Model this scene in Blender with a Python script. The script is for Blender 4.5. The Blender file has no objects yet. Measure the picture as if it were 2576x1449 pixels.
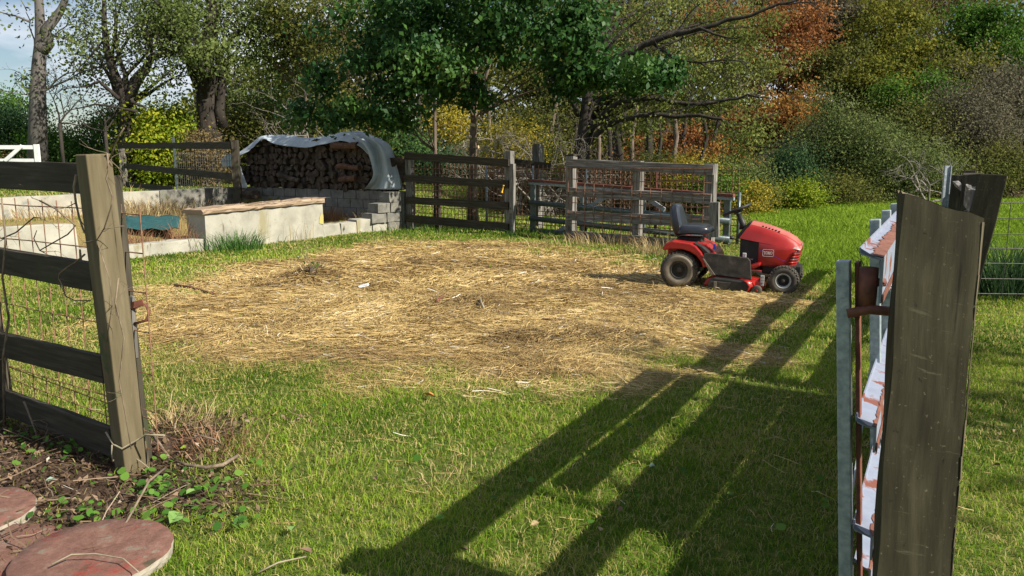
import bpy, math, random
import numpy as np
from mathutils import Vector, Matrix, noise
random.seed(11)
rng = np.random.default_rng(11)
R = math.radians
scene = bpy.context.scene
COL = scene.collection

# ------------------------------------------------------------------ camera, sky, sun
FPX, CX, CY, PIT, CAMH = 1950.0, 1288.0, 724.5, R(9.31), 1.5
cam = bpy.data.cameras.new('camera'); camo = bpy.data.objects.new('camera', cam); COL.objects.link(camo)
cam.sensor_width = 36.0; cam.lens = FPX / 2576 * 36
cam.clip_start = 0.05; cam.clip_end = 3000
camo.location = (0, 0, CAMH); camo.rotation_euler = (math.pi / 2 - PIT, 0, 0)
scene.camera = camo
SUN_AZ = Vector((0.87, -0.49, 0)).normalized(); SUN_EL = R(38.3)
world = bpy.data.worlds.new("World"); scene.world = world; world.use_nodes = True
nt = world.node_tree; nt.nodes.clear()
wo = nt.nodes.new('ShaderNodeOutputWorld'); bg = nt.nodes.new('ShaderNodeBackground')
sky = nt.nodes.new('ShaderNodeTexSky'); sky.sky_type = 'NISHITA'; sky.sun_disc = False
sky.sun_elevation = SUN_EL; sky.sun_rotation = math.atan2(SUN_AZ.x, SUN_AZ.y)
sky.air_density = 1.0; sky.dust_density = 0.4; sky.ozone_density = 1.5
tc = nt.nodes.new('ShaderNodeTexCoord'); mp = nt.nodes.new('ShaderNodeMapping'); mp.inputs['Scale'].default_value = (2.2, 2.2, 7.0)
mp.inputs['Location'].default_value = (0.3, 0.1, 0.55)
nz = nt.nodes.new('ShaderNodeTexNoise'); nz.inputs['Scale'].default_value = 1.5; nz.inputs['Detail'].default_value = 7; nz.inputs['Roughness'].default_value = .55
rp = nt.nodes.new('ShaderNodeValToRGB'); rp.color_ramp.elements[0].position = .46; rp.color_ramp.elements[1].position = .62
nz2 = nt.nodes.new('ShaderNodeTexNoise'); nz2.inputs['Scale'].default_value = 3.0; nz2.inputs['Detail'].default_value = 4
cl = nt.nodes.new('ShaderNodeMix'); cl.data_type = 'RGBA'
cl.inputs['A'].default_value = (6.5, 7.3, 9.0, 1); cl.inputs['B'].default_value = (12.0, 12.3, 12.8, 1)
mx = nt.nodes.new('ShaderNodeMix'); mx.data_type = 'RGBA'
L = nt.links.new
L(tc.outputs['Generated'], mp.inputs['Vector']); L(mp.outputs[0], nz.inputs['Vector']); L(mp.outputs[0], nz2.inputs['Vector'])
L(nz.outputs['Fac'], rp.inputs['Fac']); L(nz2.outputs['Fac'], cl.inputs['Factor'])
L(rp.outputs['Color'], mx.inputs['Factor']); L(sky.outputs[0], mx.inputs['A']); L(cl.outputs['Result'], mx.inputs['B'])
L(mx.outputs['Result'], bg.inputs['Color']); bg.inputs['Strength'].default_value = 0.053; L(bg.outputs[0], wo.inputs['Surface'])
sun = bpy.data.lights.new('sun', 'SUN'); sun.energy = 5.0; sun.angle = R(0.55); sun.color = (1.0, 0.93, 0.80)
suno = bpy.data.objects.new('sun', sun); COL.objects.link(suno); suno.location = (10, -5, 20)
sdir = Vector((SUN_AZ.x * math.cos(SUN_EL), SUN_AZ.y * math.cos(SUN_EL), math.sin(SUN_EL)))
suno.rotation_euler = sdir.to_track_quat('Z', 'Y').to_euler()
scene.view_settings.view_transform = 'Standard'; scene.view_settings.look = 'None'
scene.view_settings.exposure = 0.76; scene.view_settings.gamma = 1.0
scene.render.engine = 'CYCLES'
scene.cycles.max_bounces = 6; scene.cycles.transparent_max_bounces = 4
scene.cycles.diffuse_bounces = 3; scene.cycles.glossy_bounces = 2; scene.cycles.transmission_bounces = 3
scene.cycles.caustics_reflective = False; scene.cycles.caustics_refractive = False

# ------------------------------------------------------------------ survey helpers (photo measurements -> metres)
def ray(x, y):
    a = (x - CX) / FPX; b = (CY - y) / FPX
    return Vector((a, math.cos(PIT) + b * math.sin(PIT), -math.sin(PIT) + b * math.cos(PIT)))
def G(x, y, z=0.0):
    d = ray(x, y); t = (z - CAMH) / d.z
    return Vector((d.x * t, d.y * t, z))
def V(x, y, Y):
    d = ray(x, y); t = Y / d.y
    return Vector((d.x * t, Y, CAMH + d.z * t))
def OP(x, y, p0, n):
    d = ray(x, y); o = Vector((0, 0, CAMH)); n = Vector(n)
    t = (Vector(p0) - o).dot(n) / d.dot(n)
    return o + d * t

# yard axes: g along the gate / block wall, w along the back walls
g2 = Vector((0.555, 0.832, 0)).normalized(); w2 = Vector((-g2.y, g2.x, 0))
C0 = Vector((-2.4, 17.1, 0))
def sm(x, a, b):
    t = np.clip((x - a) / (b - a), 0, 1); return t * t * (3 - 2 * t)
def vnoise(x, y, s, seed=0):
    """cheap smooth value noise on arrays"""
    x = np.asarray(x, float) * s + seed * 17.3; y = np.asarray(y, float) * s + seed * 9.1
    xi = np.floor(x); yi = np.floor(y); fx = x - xi; fy = y - yi
    fx = fx * fx * (3 - 2 * fx); fy = fy * fy * (3 - 2 * fy)
    def h(a, b):
        v = np.sin(a * 127.1 + b * 311.7 + seed * 3.7) * 43758.5453
        return v - np.floor(v)
    return (h(xi, yi) * (1 - fx) + h(xi + 1, yi) * fx) * (1 - fy) + (h(xi, yi + 1) * (1 - fx) + h(xi + 1, yi + 1) * fx) * fy
MOUNDS = [(785, 700, .42, .13), (960, 725, .28, .08), (1440, 762, .22, .07), (1280, 862, .3, .07), (1420, 845, .5, .05), (1150, 660, .9, .04), (1560, 850, .5, .05), (1180, 760, .4, .05),
          (900, 850, .5, .03), (1350, 920, .4, .04)]
MOUNDS = [(G(a, b).x, G(a, b).y, s, h) for a, b, s, h in MOUNDS]
def hgt(x, y):
    x = np.asarray(x, float); y = np.asarray(y, float)
    a = (x - C0.x) * g2.x + (y - C0.y) * g2.y; b = (x - C0.x) * w2.x + (y - C0.y) * w2.y
    z = 0.03 * (vnoise(x, y, .7, 1) - .5) + .012 * (vnoise(x, y, 3.1, 2) - .5)
    inn = sm(b, .08, .28) * (1 - sm(a, -.05, .15)) * (1 - sm(b, 5.70, 5.85))
    z = z + inn * (.13 + .2 * sm(b, .3, 4.5) + .12 * np.exp(-((a + 5.5) ** 2 / 3 + (b - 3.0) ** 2 / 1.6)))
    outb = sm(b, 5.70, 5.85) * (1 - sm(a, -.1, .1)) + sm(a, -.1, .1) * sm(b, .6, 4.5)
    z = z + outb * .62
    z = z + sm(y, 66, 115) * sm(x, -16, 8) * 9.5
    for mx_, my_, s, h in MOUNDS:
        z = z + h * np.exp(-((x - mx_) ** 2 + (y - my_) ** 2) / (2 * s * s * .35))
    return z
def hz(x, y): return float(hgt(x, y))
def poly_mask(x, y, pts, soft):
    """signed-distance style soft polygon mask"""
    x = np.asarray(x, float); y = np.asarray(y, float)
    ins = np.zeros(x.shape, bool); dmin = np.full(x.shape, 1e9)
    n = len(pts)
    for i in range(n):
        x1, y1 = pts[i]; x2, y2 = pts[(i + 1) % n]
        c = ((y1 > y) != (y2 > y)) & (x < (x2 - x1) * (y - y1) / (y2 - y1 + 1e-12) + x1)
        ins ^= c
        dx, dy = x2 - x1, y2 - y1
        t = np.clip(((x - x1) * dx + (y - y1) * dy) / (dx * dx + dy * dy), 0, 1)
        dmin = np.minimum(dmin, np.hypot(x - x1 - t * dx, y - y1 - t * dy))
    d = np.where(ins, dmin, -dmin)
    return np.clip(d / soft * .5 + .5, 0, 1)
def gp(lst): return [(G(a, b).x, G(a, b).y) for a, b in lst]
STRAW = gp([(335, 728), (480, 690), (700, 655), (860, 622), (1000, 610), (1250, 612), (1480, 640), (1640, 672), (1800, 700), (1960, 745), (1980, 800), (1830, 880), (1720, 950), (1560, 975), (1300, 965),
            (1150, 955), (960, 915), (780, 893), (560, 880), (330, 850)])
DIRT = gp([(-400, 1090), (0, 1070), (330, 1075), (420, 1010), (600, 1035), (690, 1060), (620, 1110), (580, 1180), (640, 1210), (640, 1290), (540, 1325), (380, 1340), (-400, 1480)])
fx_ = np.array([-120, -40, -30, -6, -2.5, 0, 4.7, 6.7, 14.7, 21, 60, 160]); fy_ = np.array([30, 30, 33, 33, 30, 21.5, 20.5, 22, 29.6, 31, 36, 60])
def masks(x, y):
    n = vnoise(x, y, 1.3, 5) * .7 + vnoise(x, y, 4.0, 6) * .5 - .6
    s = np.clip(poly_mask(x, y, STRAW, 1.1) + n * .6, 0, 1)
    s = sm(s, .25, .8)
    a_, b_ = (x - C0.x) * g2.x + (y - C0.y) * g2.y, (x - C0.x) * w2.x + (y - C0.y) * w2.y
    s = np.maximum(s, np.where((b_ > .2) & (b_ < 5.75) & (a_ < 0) & (a_ > -14), .75, 0))
    d = sm(np.clip(poly_mask(x, y, DIRT, .5) + n * .5, 0, 1), .3, .7)
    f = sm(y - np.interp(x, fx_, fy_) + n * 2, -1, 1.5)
    return s, d, f

# ------------------------------------------------------------------ materials
def nmat(name):
    m = bpy.data.materials.new(name); m.use_nodes = True
    t = m.node_tree; b = t.nodes['Principled BSDF']
    return m, t, b
def ramp(t, pts):
    r = t.nodes.new('ShaderNodeValToRGB'); e = r.color_ramp.elements
    while len(e) > 1: e.remove(e[-1])
    e[0].position = pts[0][0]; e[0].color = (*pts[0][1], 1)
    for p, c in pts[1:]:
        q = e.new(p); q.color = (*c, 1)
    return r
def surf(name, pts, scale=8, stretch=(1, 1, 1), rough=.7, metal=0, bump=.2, uv=False, detail=6, coat=0, spots=None, dist=.01, nrough=.6, spec=.4):
    """noise-driven colour ramp + bump; spots=(colour, scale, threshold) adds a second layer of wear"""
    m, t, b = nmat(name)
    tcn = t.nodes.new('ShaderNodeTexCoord'); mpn = t.nodes.new('ShaderNodeMapping'); mpn.inputs['Scale'].default_value = stretch
    n = t.nodes.new('ShaderNodeTexNoise'); n.inputs['Scale'].default_value = scale; n.inputs['Detail'].default_value = detail; n.inputs['Roughness'].default_value = nrough
    t.links.new(tcn.outputs['UV' if uv else 'Object'], mpn.inputs['Vector']); t.links.new(mpn.outputs[0], n.inputs['Vector'])
    r = ramp(t, pts); t.links.new(n.outputs['Fac'], r.inputs['Fac'])
    colout = r.outputs['Color']
    if spots:
        for sp_ in (spots if isinstance(spots, list) else [spots]):
            sc_, ss, th = sp_[:3]
            n2 = t.nodes.new('ShaderNodeTexNoise'); n2.inputs['Scale'].default_value = ss; n2.inputs['Detail'].default_value = 6; n2.inputs['Roughness'].default_value = .65
            if len(sp_) > 3:
                m2 = t.nodes.new('ShaderNodeMapping'); m2.inputs['Scale'].default_value = sp_[3]
                t.links.new(tcn.outputs['UV' if uv else 'Object'], m2.inputs['Vector']); t.links.new(m2.outputs[0], n2.inputs['Vector'])
            else: t.links.new(tcn.outputs['UV' if uv else 'Object'], n2.inputs['Vector'])
            r2 = ramp(t, [(th, (0, 0, 0)), (th + .06, (1, 1, 1))]); t.links.new(n2.outputs['Fac'], r2.inputs['Fac'])
            mm = t.nodes.new('ShaderNodeMix'); mm.data_type = 'RGBA'
            t.links.new(r2.outputs['Color'], mm.inputs['Factor']); t.links.new(colout, mm.inputs['A']); mm.inputs['B'].default_value = (*sc_, 1)
            colout = mm.outputs['Result']
    t.links.new(colout, b.inputs['Base Color'])
    b.inputs['Roughness'].default_value = rough; b.inputs['Metallic'].default_value = metal; b.inputs['Specular IOR Level'].default_value = spec
    if coat: b.inputs['Coat Weight'].default_value = coat; b.inputs['Coat Roughness'].default_value = .15
    if bump:
        bp = t.nodes.new('ShaderNodeBump'); bp.inputs['Strength'].default_value = bump; bp.inputs['Distance'].default_value = dist
        t.links.new(n.outputs['Fac'], bp.inputs['Height']); t.links.new(bp.outputs[0], b.inputs['Normal'])
    return m
def leafmat(name, pts, rough=.65, trans=.35, spec=.06):
    m, t, b = nmat(name)
    at = t.nodes.new('ShaderNodeAttribute'); at.attribute_name = 'rnd'
    r = ramp(t, pts); t.links.new(at.outputs['Fac'], r.inputs['Fac'])
    t.links.new(r.outputs['Color'], b.inputs['Base Color']); b.inputs['Roughness'].default_value = rough; b.inputs['Specular IOR Level'].default_value = spec
    tr = t.nodes.new('ShaderNodeBsdfTranslucent'); t.links.new(r.outputs['Color'], tr.inputs['Color'])
    ms = t.nodes.new('ShaderNodeMixShader'); ms.inputs['Fac'].default_value = trans
    t.links.new(b.outputs[0], ms.inputs[1]); t.links.new(tr.outputs[0], ms.inputs[2]); t.links.new(ms.outputs[0], t.nodes['Material Output'].inputs['Surface'])
    return m
def wood(name, pts, fine=60, rough=.85, bump=.5, spots=None):
    return surf(name, pts, scale=1.0, stretch=(2.2, fine, 1), rough=rough, bump=bump, uv=True, dist=.004, spots=spots, spec=.2)
M = {}
M['post_olive'] = wood('weathered olive post wood', [(.25, (.085, .068, .038)), (.55, (.14, .115, .068)), (.8, (.21, .178, .112))], 22, spots=[((.07, .09, .04), 3.0, .58), ((.025, .02, .013), 1.0, .63, (.7, 26, 1)), ((.24, .21, .15), 1.0, .66, (3, 60, 1))])
M['board_dark'] = wood('old dark board wood', [(.3, (.028, .024, .017)), (.55, (.058, .05, .036)), (.75, (.11, .095, .07))], 34, spots=[((.012, .01, .007), 1.0, .62, (.9, 30, 1)), ((.05, .055, .03), 3, .6)])
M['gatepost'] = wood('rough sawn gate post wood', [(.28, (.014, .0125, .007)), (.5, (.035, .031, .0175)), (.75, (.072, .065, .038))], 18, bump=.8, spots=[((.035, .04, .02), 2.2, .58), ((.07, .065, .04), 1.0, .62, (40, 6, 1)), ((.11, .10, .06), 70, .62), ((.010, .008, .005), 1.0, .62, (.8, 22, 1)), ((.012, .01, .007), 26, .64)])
M['torn'] = wood('torn pale end wood', [(.3, (.06, .045, .03)), (.6, (.22, .18, .12))], 60, bump=.9)
M['fence_gray'] = wood('silvered fence wood', [(.3, (.07, .064, .056)), (.5, (.16, .15, .135)), (.72, (.38, .36, .33))], 30, spots=[((.03, .025, .02), 1.0, .61, (1.2, 22, 1)), ((.10, .085, .065), 2.5, .58)])
M['rotten'] = wood('split rotten timber', [(.3, (.09, .06, .04)), (.5, (.30, .22, .15)), (.75, (.52, .43, .32))], 28, bump=1.0, spots=[((.10, .055, .03), 5, .6)])
M['wire'] = surf('rusty wire', [(.3, (.12, .055, .03)), (.7, (.30, .16, .10))], 40, bump=0)
M['wire_gray'] = surf('dull wire', [(.3, (.05, .05, .045)), (.7, (.12, .11, .10))], 40, bump=0, metal=.4, rough=.5)
M['galv'] = surf('galvanised steel', [(.3, (.20, .24, .27)), (.55, (.33, .38, .41)), (.75, (.46, .5, .53))], 45, bump=.05, metal=.15, rough=.5, spots=[((.45, .47, .5), 14, .63)])
M['galv_dark'] = surf('green grey tube steel', [(.3, (.08, .10, .105)), (.7, (.15, .185, .19))], 25, bump=.05, metal=.35, rough=.3)
M['railpaint'] = surf('peeling white and rust red paint', [(.3, (.20, .23, .31)), (.7, (.30, .335, .42))], 9, stretch=(1, 1, 1), bump=.1, rough=.45, spots=[((.20, .07, .045), 9, .55)])
M['rust_light'] = surf('bare rust primer', [(.3, (.13, .05, .032)), (.7, (.24, .10, .065))], 25, bump=.2, rough=.7)
M['rust'] = surf('dark rust red steel', [(.3, (.09, .035, .025)), (.7, (.24, .085, .055))], 25, bump=.2, rough=.65)
M['concrete'] = surf('pale rendered concrete', [(.25, (.22, .21, .175)), (.5, (.35, .335, .28)), (.75, (.46, .44, .375))], 2.2, bump=.6, rough=.9, dist=.02, spots=[((.23, .235, .21), 1.3, .60), ((.27, .245, .15), 1.0, .57, (2.6, 2.6, .5)), ((.20, .18, .13), 6, .62), ((.15, .135, .10), 1.0, .66, (9, 9, 1.2))])
M['block'] = surf('grey cinder block', [(.25, (.09, .09, .08)), (.5, (.17, .165, .145)), (.75, (.25, .24, .21))], 5, bump=.4, rough=.95, dist=.01, spots=[((.11, .13, .07), 2.5, .56)])
M['mortar'] = surf('mortar', [(.3, (.05, .05, .045)), (.7, (.10, .10, .09))], 12, bump=.2, rough=.95)
M['tarp'] = surf('white plastic tarp', [(.3, (.31, .36, .40)), (.7, (.42, .475, .51))], 3, bump=.5, rough=.62, dist=.02)
M['teal'] = surf('teal cloth', [(.3, (.006, .045, .05)), (.7, (.018, .10, .10))], 9, bump=.3, rough=.8)
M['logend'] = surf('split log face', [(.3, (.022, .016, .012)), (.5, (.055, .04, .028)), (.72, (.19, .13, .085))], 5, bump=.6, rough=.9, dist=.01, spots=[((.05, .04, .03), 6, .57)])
M['logred'] = surf('red brown log', [(.3, (.06, .03, .018)), (.7, (.17, .09, .055))], 12, bump=.6, rough=.9, dist=.01)
M['bark_gray'] = surf('grey bark', [(.3, (.06, .055, .052)), (.5, (.12, .108, .10)), (.75, (.18, .165, .155))], 5, stretch=(1, 1, .22), bump=.6, rough=.95, dist=.03)
M['bark_dark'] = surf('dark bark', [(.3, (.014, .011, .009)), (.55, (.036, .029, .023)), (.8, (.07, .058, .046))], 7, stretch=(1, 1, .2), bump=.8, rough=.95, dist=.03)
M['bark_mid'] = surf('brown bark', [(.3, (.07, .05, .035)), (.55, (.15, .115, .085)), (.8, (.24, .19, .15))], 8, stretch=(1, 1, .3), bump=.8, rough=.95, dist=.03)
M['twig'] = surf('pale bare twigs', [(.3, (.13, .11, .09)), (.7, (.30, .27, .235))], 12, bump=0, rough=.9)
M['cutwood'] = surf('cut branch end', [(.3, (.45, .33, .2)), (.7, (.62, .48, .32))], 20, bump=0)
M['vine'] = surf('dry vine', [(.3, (.09, .065, .045)), (.7, (.26, .20, .14))], 20, bump=.2, rough=.9)
M['twine'] = surf('pale twine', [(.3, (.22, .185, .12)), (.7, (.34, .30, .21))], 30, bump=0)
M['stone'] = surf('red brown stepping stone', [(.3, (.09, .045, .032)), (.5, (.18, .088, .065)), (.7, (.26, .155, .12))], 16, bump=.9, rough=.95, dist=.01, nrough=.8, detail=10, spots=[((.22, .05, .035), 4, .58), ((.20, .16, .12), 14, .6), ((.06, .05, .03), 5, .62)])
M['stone_edge'] = surf('pale concrete rim', [(.3, (.26, .23, .18)), (.7, (.42, .38, .31))], 14, bump=.4, rough=.95)
M['white'] = surf('white painted wood', [(.3, (.66, .68, .68)), (.7, (.82, .83, .82))], 6, bump=.05, rough=.6)
M['yellow'] = surf('yellow plastic', [(.3, (.65, .33, .02)), (.7, (.80, .45, .03))], 8, bump=0, rough=.4)
M['yellowpaint'] = surf('yellow paint smear', [(.35, (.36, .33, .22)), (.6, (.46, .37, .10))], 8, bump=.1, rough=.8)
M['orange'] = surf('orange plastic', [(.3, (.6, .12, .03)), (.7, (.7, .18, .05))], 8, bump=0, rough=.4)
M['red'] = surf('dusty red paint', [(.3, (.27, .009, .008)), (.6, (.37, .018, .014)), (.8, (.38, .05, .04))], 3.5, bump=0, rough=.38, coat=.35)
M['redtop'] = surf('faded dusty red paint', [(.3, (.34, .05, .04)), (.7, (.42, .15, .12))], 5, bump=0, rough=.5)
M['black'] = surf('black plastic', [(.3, (.012, .012, .012)), (.7, (.028, .027, .025))], 10, bump=.05, rough=.55)
M['seat'] = surf('black vinyl seat', [(.3, (.014, .018, .026)), (.7, (.028, .032, .042))], 6, bump=.05, rough=.28, spec=.6)
M['flap'] = surf('dirty black rubber', [(.3, (.022, .02, .017)), (.6, (.06, .053, .045)), (.8, (.12, .10, .08))], 12, bump=.3, rough=.75)
M['tyre'] = surf('dirty tyre rubber', [(.3, (.03, .028, .025)), (.55, (.085, .075, .058)), (.8, (.17, .15, .11))], 9, bump=.3, rough=.85)
M['tyre_dust'] = surf('dusty sidewall', [(.3, (.13, .11, .08)), (.7, (.26, .225, .17))], 7, bump=.1, rough=.9)
M['rim'] = surf('pale rim paint', [(.3, (.35, .35, .34)), (.7, (.55, .55, .53))], 8, bump=0, rough=.4)
M['rimdark'] = surf('dark dirty rim', [(.3, (.03, .026, .02)), (.7, (.09, .08, .06))], 8, bump=.1, rough=.7)
M['lens'] = surf('headlight lens', [(.3, (.25, .26, .24)), (.7, (.42, .43, .40))], 20, bump=0, rough=.15, spec=.8)
M['decal_white'] = surf('white decal', [(.3, (.75, .73, .72)), (.7, (.82, .80, .80))], 5, bump=0, rough=.5)
M['decal_blue'] = surf('blue decal', [(.3, (.03, .05, .42)), (.7, (.04, .08, .5))], 5, bump=0, rough=.5)
M['decal_red'] = surf('dark red decal', [(.3, (.33, .014, .012)), (.7, (.36, .018, .016))], 5, bump=0, rough=.5)

lp = lambda a, b, c: [(0, a), (.5, b), (1, c)]
LM = {
 'gloss': leafmat('glossy dark leaves', lp((.013, .045, .012), (.03, .09, .02), (.085, .17, .03)), rough=.5, trans=.3, spec=.22),
 'olive': leafmat('olive leaves', lp((.05, .064, .016), (.115, .13, .03), (.23, .22, .055))),
 'grayolive': leafmat('grey olive leaves', lp((.05, .08, .022), (.12, .16, .045), (.21, .255, .08))),
 'vinegreen': leafmat('vine leaves', lp((.035, .085, .02), (.075, .15, .035), (.14, .23, .06))),
 'green': leafmat('green leaves', lp((.03, .08, .012), (.075, .16, .022), (.16, .25, .045))),
 'lime': leafmat('yellow green leaves', lp((.09, .15, .012), (.20, .28, .022), (.45, .42, .04))),
 'yellow': leafmat('yellow leaves', lp((.13, .13, .02), (.30, .26, .035), (.60, .44, .06))),
 'rust': leafmat('rust red leaves', lp((.12, .05, .02), (.27, .11, .04), (.44, .22, .07))),
 'orange': leafmat('orange leaves', lp((.14, .07, .02), (.30, .14, .04), (.42, .25, .06))),
 'gold': leafmat('olive gold leaves', lp((.055, .075, .014), (.145, .16, .025), (.33, .285, .042))),
 'sprig': leafmat('yellowish sprig leaves', lp((.06, .085, .02), (.15, .18, .045), (.29, .30, .085))),
 'brown': leafmat('brown leaves', lp((.08, .06, .03), (.17, .125, .06), (.28, .21, .10))),
 'mauve': leafmat('grey brown twig haze', lp((.07, .065, .042), (.125, .115, .075), (.20, .185, .12))),
 'bushgray': leafmat('grey green bush leaves', lp((.045, .07, .022), (.11, .145, .045), (.24, .27, .09))),
 'dark': leafmat('dark green leaves', lp((.018, .045, .02), (.04, .085, .035), (.08, .14, .05))),
 'ivy': leafmat('ground ivy leaves', lp((.05, .13, .025), (.09, .21, .03), (.16, .29, .05)), rough=.45),
 'grass': leafmat('lawn blades', [(0, (.045, .105, .010)), (.4, (.135, .25, .018)), (.72, (.29, .41, .04)), (.86, (.40, .36, .10)), (1, (.54, .45, .22))], rough=.6, trans=.4),
 'meadow': leafmat('meadow blades', lp((.13, .22, .018), (.20, .31, .028), (.31, .42, .055)), rough=.6, trans=.4),
 'straw': leafmat('straw stems', [(0, (.14, .09, .04)), (.3, (.31, .21, .085)), (.65, (.52, .375, .145)), (.9, (.66, .515, .24)), (1, (.80, .76, .66))], rough=.5, trans=.15, spec=.5),
 'dryweed': leafmat('dry weeds', lp((.20, .13, .06), (.38, .28, .14), (.55, .45, .25)), trans=.2),
 'redweed': leafmat('red brown dead weeds', lp((.13, .06, .035), (.27, .14, .08), (.42, .26, .15)), trans=.2),
 'litter': leafmat('leaf litter', [(0, (.05, .033, .022)), (.5, (.14, .092, .058)), (.85, (.26, .185, .125)), (1, (.5, .47, .40))], trans=.1),
 'tuft': leafmat('long green grass', lp((.03, .085, .02), (.06, .15, .03), (.12, .23, .05)), trans=.3),
}

# ------------------------------------------------------------------ object bookkeeping
ORG = {}
def tag(o, label=None, cat=None, group=None, kind=None):
    if label: o['label'] = label
    if cat: o['category'] = cat
    if group: o['group'] = group
    if kind: o['kind'] = kind
    return o
def thing(name, label, cat, loc=(0, 0, 0), group=None, rotz=0):
    o = bpy.data.objects.new(name, None); COL.objects.link(o); o.empty_display_size = .2
    o.location = loc; o.rotation_euler = (0, 0, rotz)
    ORG[o.name] = Vector(loc) if rotz == 0 else Vector((0, 0, 0))
    return tag(o, label, cat, group)
def link_mesh(name, me, mats, parent=None, loc=(0, 0, 0), label=None, cat=None, group=None, kind=None):
    o = bpy.data.objects.new(name, me); COL.objects.link(o)
    for m in (mats if isinstance(mats, (list, tuple)) else [mats]): me.materials.append(m)
    if parent is not None: o.parent = parent; ORG[o.name] = ORG[parent.name]
    else: o.location = loc; ORG[o.name] = Vector(loc)
    return tag(o, label, cat, group, kind)

class MB:
    def __init__(s): s.v = []; s.f = []; s.uv = []; s.sm = []; s.mi = []
    def add(s, vs, fs, uvs=None, smooth=False, mi=0):
        o = len(s.v); s.v += [Vector(v) for v in vs]
        for i, f in enumerate(fs):
            s.f.append([o + k for k in f]); s.sm.append(smooth); s.mi.append(mi)
            s.uv.append(uvs[i] if uvs else [(0, 0)] * len(f))
    def beam(s, p0, p1, w, h, side=None, jit=.0, seg=None, mi=0, taper=1.0, roll=0, endjit=0):
        """bar from p0 to p1; w = size along 'side', h = size along the third axis"""
        p0 = Vector(p0); p1 = Vector(p1); d = p1 - p0; Ln = d.length; d.normalize()
        if side is None: side = Vector((0, 0, 1)).cross(d) if abs(d.z) < .95 else Vector((1, 0, 0))
        side = Vector(side); side = (side - d * side.dot(d)).normalized(); up = d.cross(side)
        if roll:
            q = Matrix.Rotation(roll, 3, d); side = q @ side; up = q @ up
        n = seg or (max(1, int(Ln / .25)) if jit else 1)
        vs = []; o1 = random.random() * 5
        for i in range(n + 1):
            t = i / n; c = p0 + d * Ln * t; k = 1 + (taper - 1) * t
            for a, b in ((-1, -1), (1, -1), (1, 1), (-1, 1)):
                j = Vector([random.uniform(-jit, jit) for _ in range(3)]) if jit else Vector((0, 0, 0))
                e = d * random.uniform(-endjit, endjit) if endjit and i in (0, n) else Vector((0, 0, 0))
                vs.append(c + side * a * w / 2 * k + up * b * h / 2 * k + j + e)
        fs = []; uv = []; per = [0, w, w + h, 2 * w + h, 2 * w + 2 * h]
        for i in range(n):
            u0 = o1 + Ln * i / n; u1 = o1 + Ln * (i + 1) / n
            for k in range(4):
                a = i * 4 + k; b = i * 4 + (k + 1) % 4
                fs.append([a, b, b + 4, a + 4]); uv.append([(u0, o1 + per[k]), (u0, o1 + per[k + 1]), (u1, o1 + per[k + 1]), (u1, o1 + per[k])])
        fs.append([3, 2, 1, 0]); uv.append([(0, 0), (.02, 0), (.02, h), (0, h)])
        e = n * 4; fs.append([e, e + 1, e + 2, e + 3]); uv.append([(0, 0), (.02, 0), (.02, h), (0, h)])
        s.add(vs, fs, uv, False, mi); return s
    def box(s, c, sz, mi=0): 
        c = Vector(c); return s.beam(c - Vector((sz[0] / 2, 0, 0)), c + Vector((sz[0] / 2, 0, 0)), sz[1], sz[2], side=(0, 1, 0), mi=mi)
    def tube(s, pts, rad, n=6, mi=0, cap=True, smooth=True):
        pts = [Vector(p) for p in pts]; m = len(pts)
        if not isinstance(rad, (list, tuple)): rad = [rad] * m
        vs = []; prev = None; acc = 0
        for i, p in enumerate(pts):
            d = (pts[min(i + 1, m - 1)] - pts[max(i - 1, 0)])
            if d.length < 1e-9: d = Vector((0, 0, 1))
            d.normalize()
            if prev is None:
                a = d.cross(Vector((0, 0, 1)));
                if a.length < .1: a = d.cross(Vector((1, 0, 0)))
                a.normalize()
            else:
                a = prev - d * prev.dot(d)
                if a.length < 1e-6: a = d.orthogonal()
                a.normalize()
            prev = a; b = d.cross(a)
            for k in range(n):
                t = 2 * math.pi * k / n
                vs.append(p + (a * math.cos(t) + b * math.sin(t)) * rad[i])
        fs = []; uv = []
        for i in range(m - 1):
            l2 = acc + (pts[i + 1] - pts[i]).length
            for k in range(n):
                fs.append([i * n + k, i * n + (k + 1) % n, (i + 1) * n + (k + 1) % n, (i + 1) * n + k])
                uv.append([(acc, k / n), (acc, (k + 1) / n), (l2, (k + 1) / n), (l2, k / n)])
            acc = l2
        s.add(vs, fs, uv, smooth, mi)
        if cap:
            o = len(s.v) - len(vs)
            s.f.append([o + k for k in range(n)][::-1]); s.sm.append(False); s.mi.append(mi); s.uv.append([(0, 0)] * n)
            s.f.append([o + (m - 1) * n + k for k in range(n)]); s.sm.append(False); s.mi.append(mi); s.uv.append([(0, 0)] * n)
        return s
    def prism(s, prof, y0, y1, mi=0, axis='y', smooth=False):
        """polygon (u,z) extruded across y"""
        n = len(prof); vs = [Vector((u, y0, z)) for u, z in prof] + [Vector((u, y1, z)) for u, z in prof]
        fs = [list(range(n)), list(range(2 * n - 1, n - 1, -1))]
        for k in range(n): fs.append([k, n + k, n + (k + 1) % n, (k + 1) % n])
        s.add(vs, fs, None, smooth, mi); return s
    def lathe(s, prof, c, axis='y', n=28, mi=0, smooth=True):
        """prof list (r, offset along axis)"""
        c = Vector(c); m = len(prof); vs = []
        for r, o in prof:
            for k in range(n):
                t = 2 * math.pi * k / n
                if axis == 'y': vs.append(c + Vector((r * math.cos(t), o, r * math.sin(t))))
                else: vs.append(c + Vector((r * math.cos(t), r * math.sin(t), o)))
        fs = []; uv = []
        for i in range(m - 1):
            for k in range(n):
                fs.append([i * n + k, (i + 1) * n + k, (i + 1) * n + (k + 1) % n, i * n + (k + 1) % n])
        s.add(vs, fs, None, smooth, mi); return s
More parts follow.
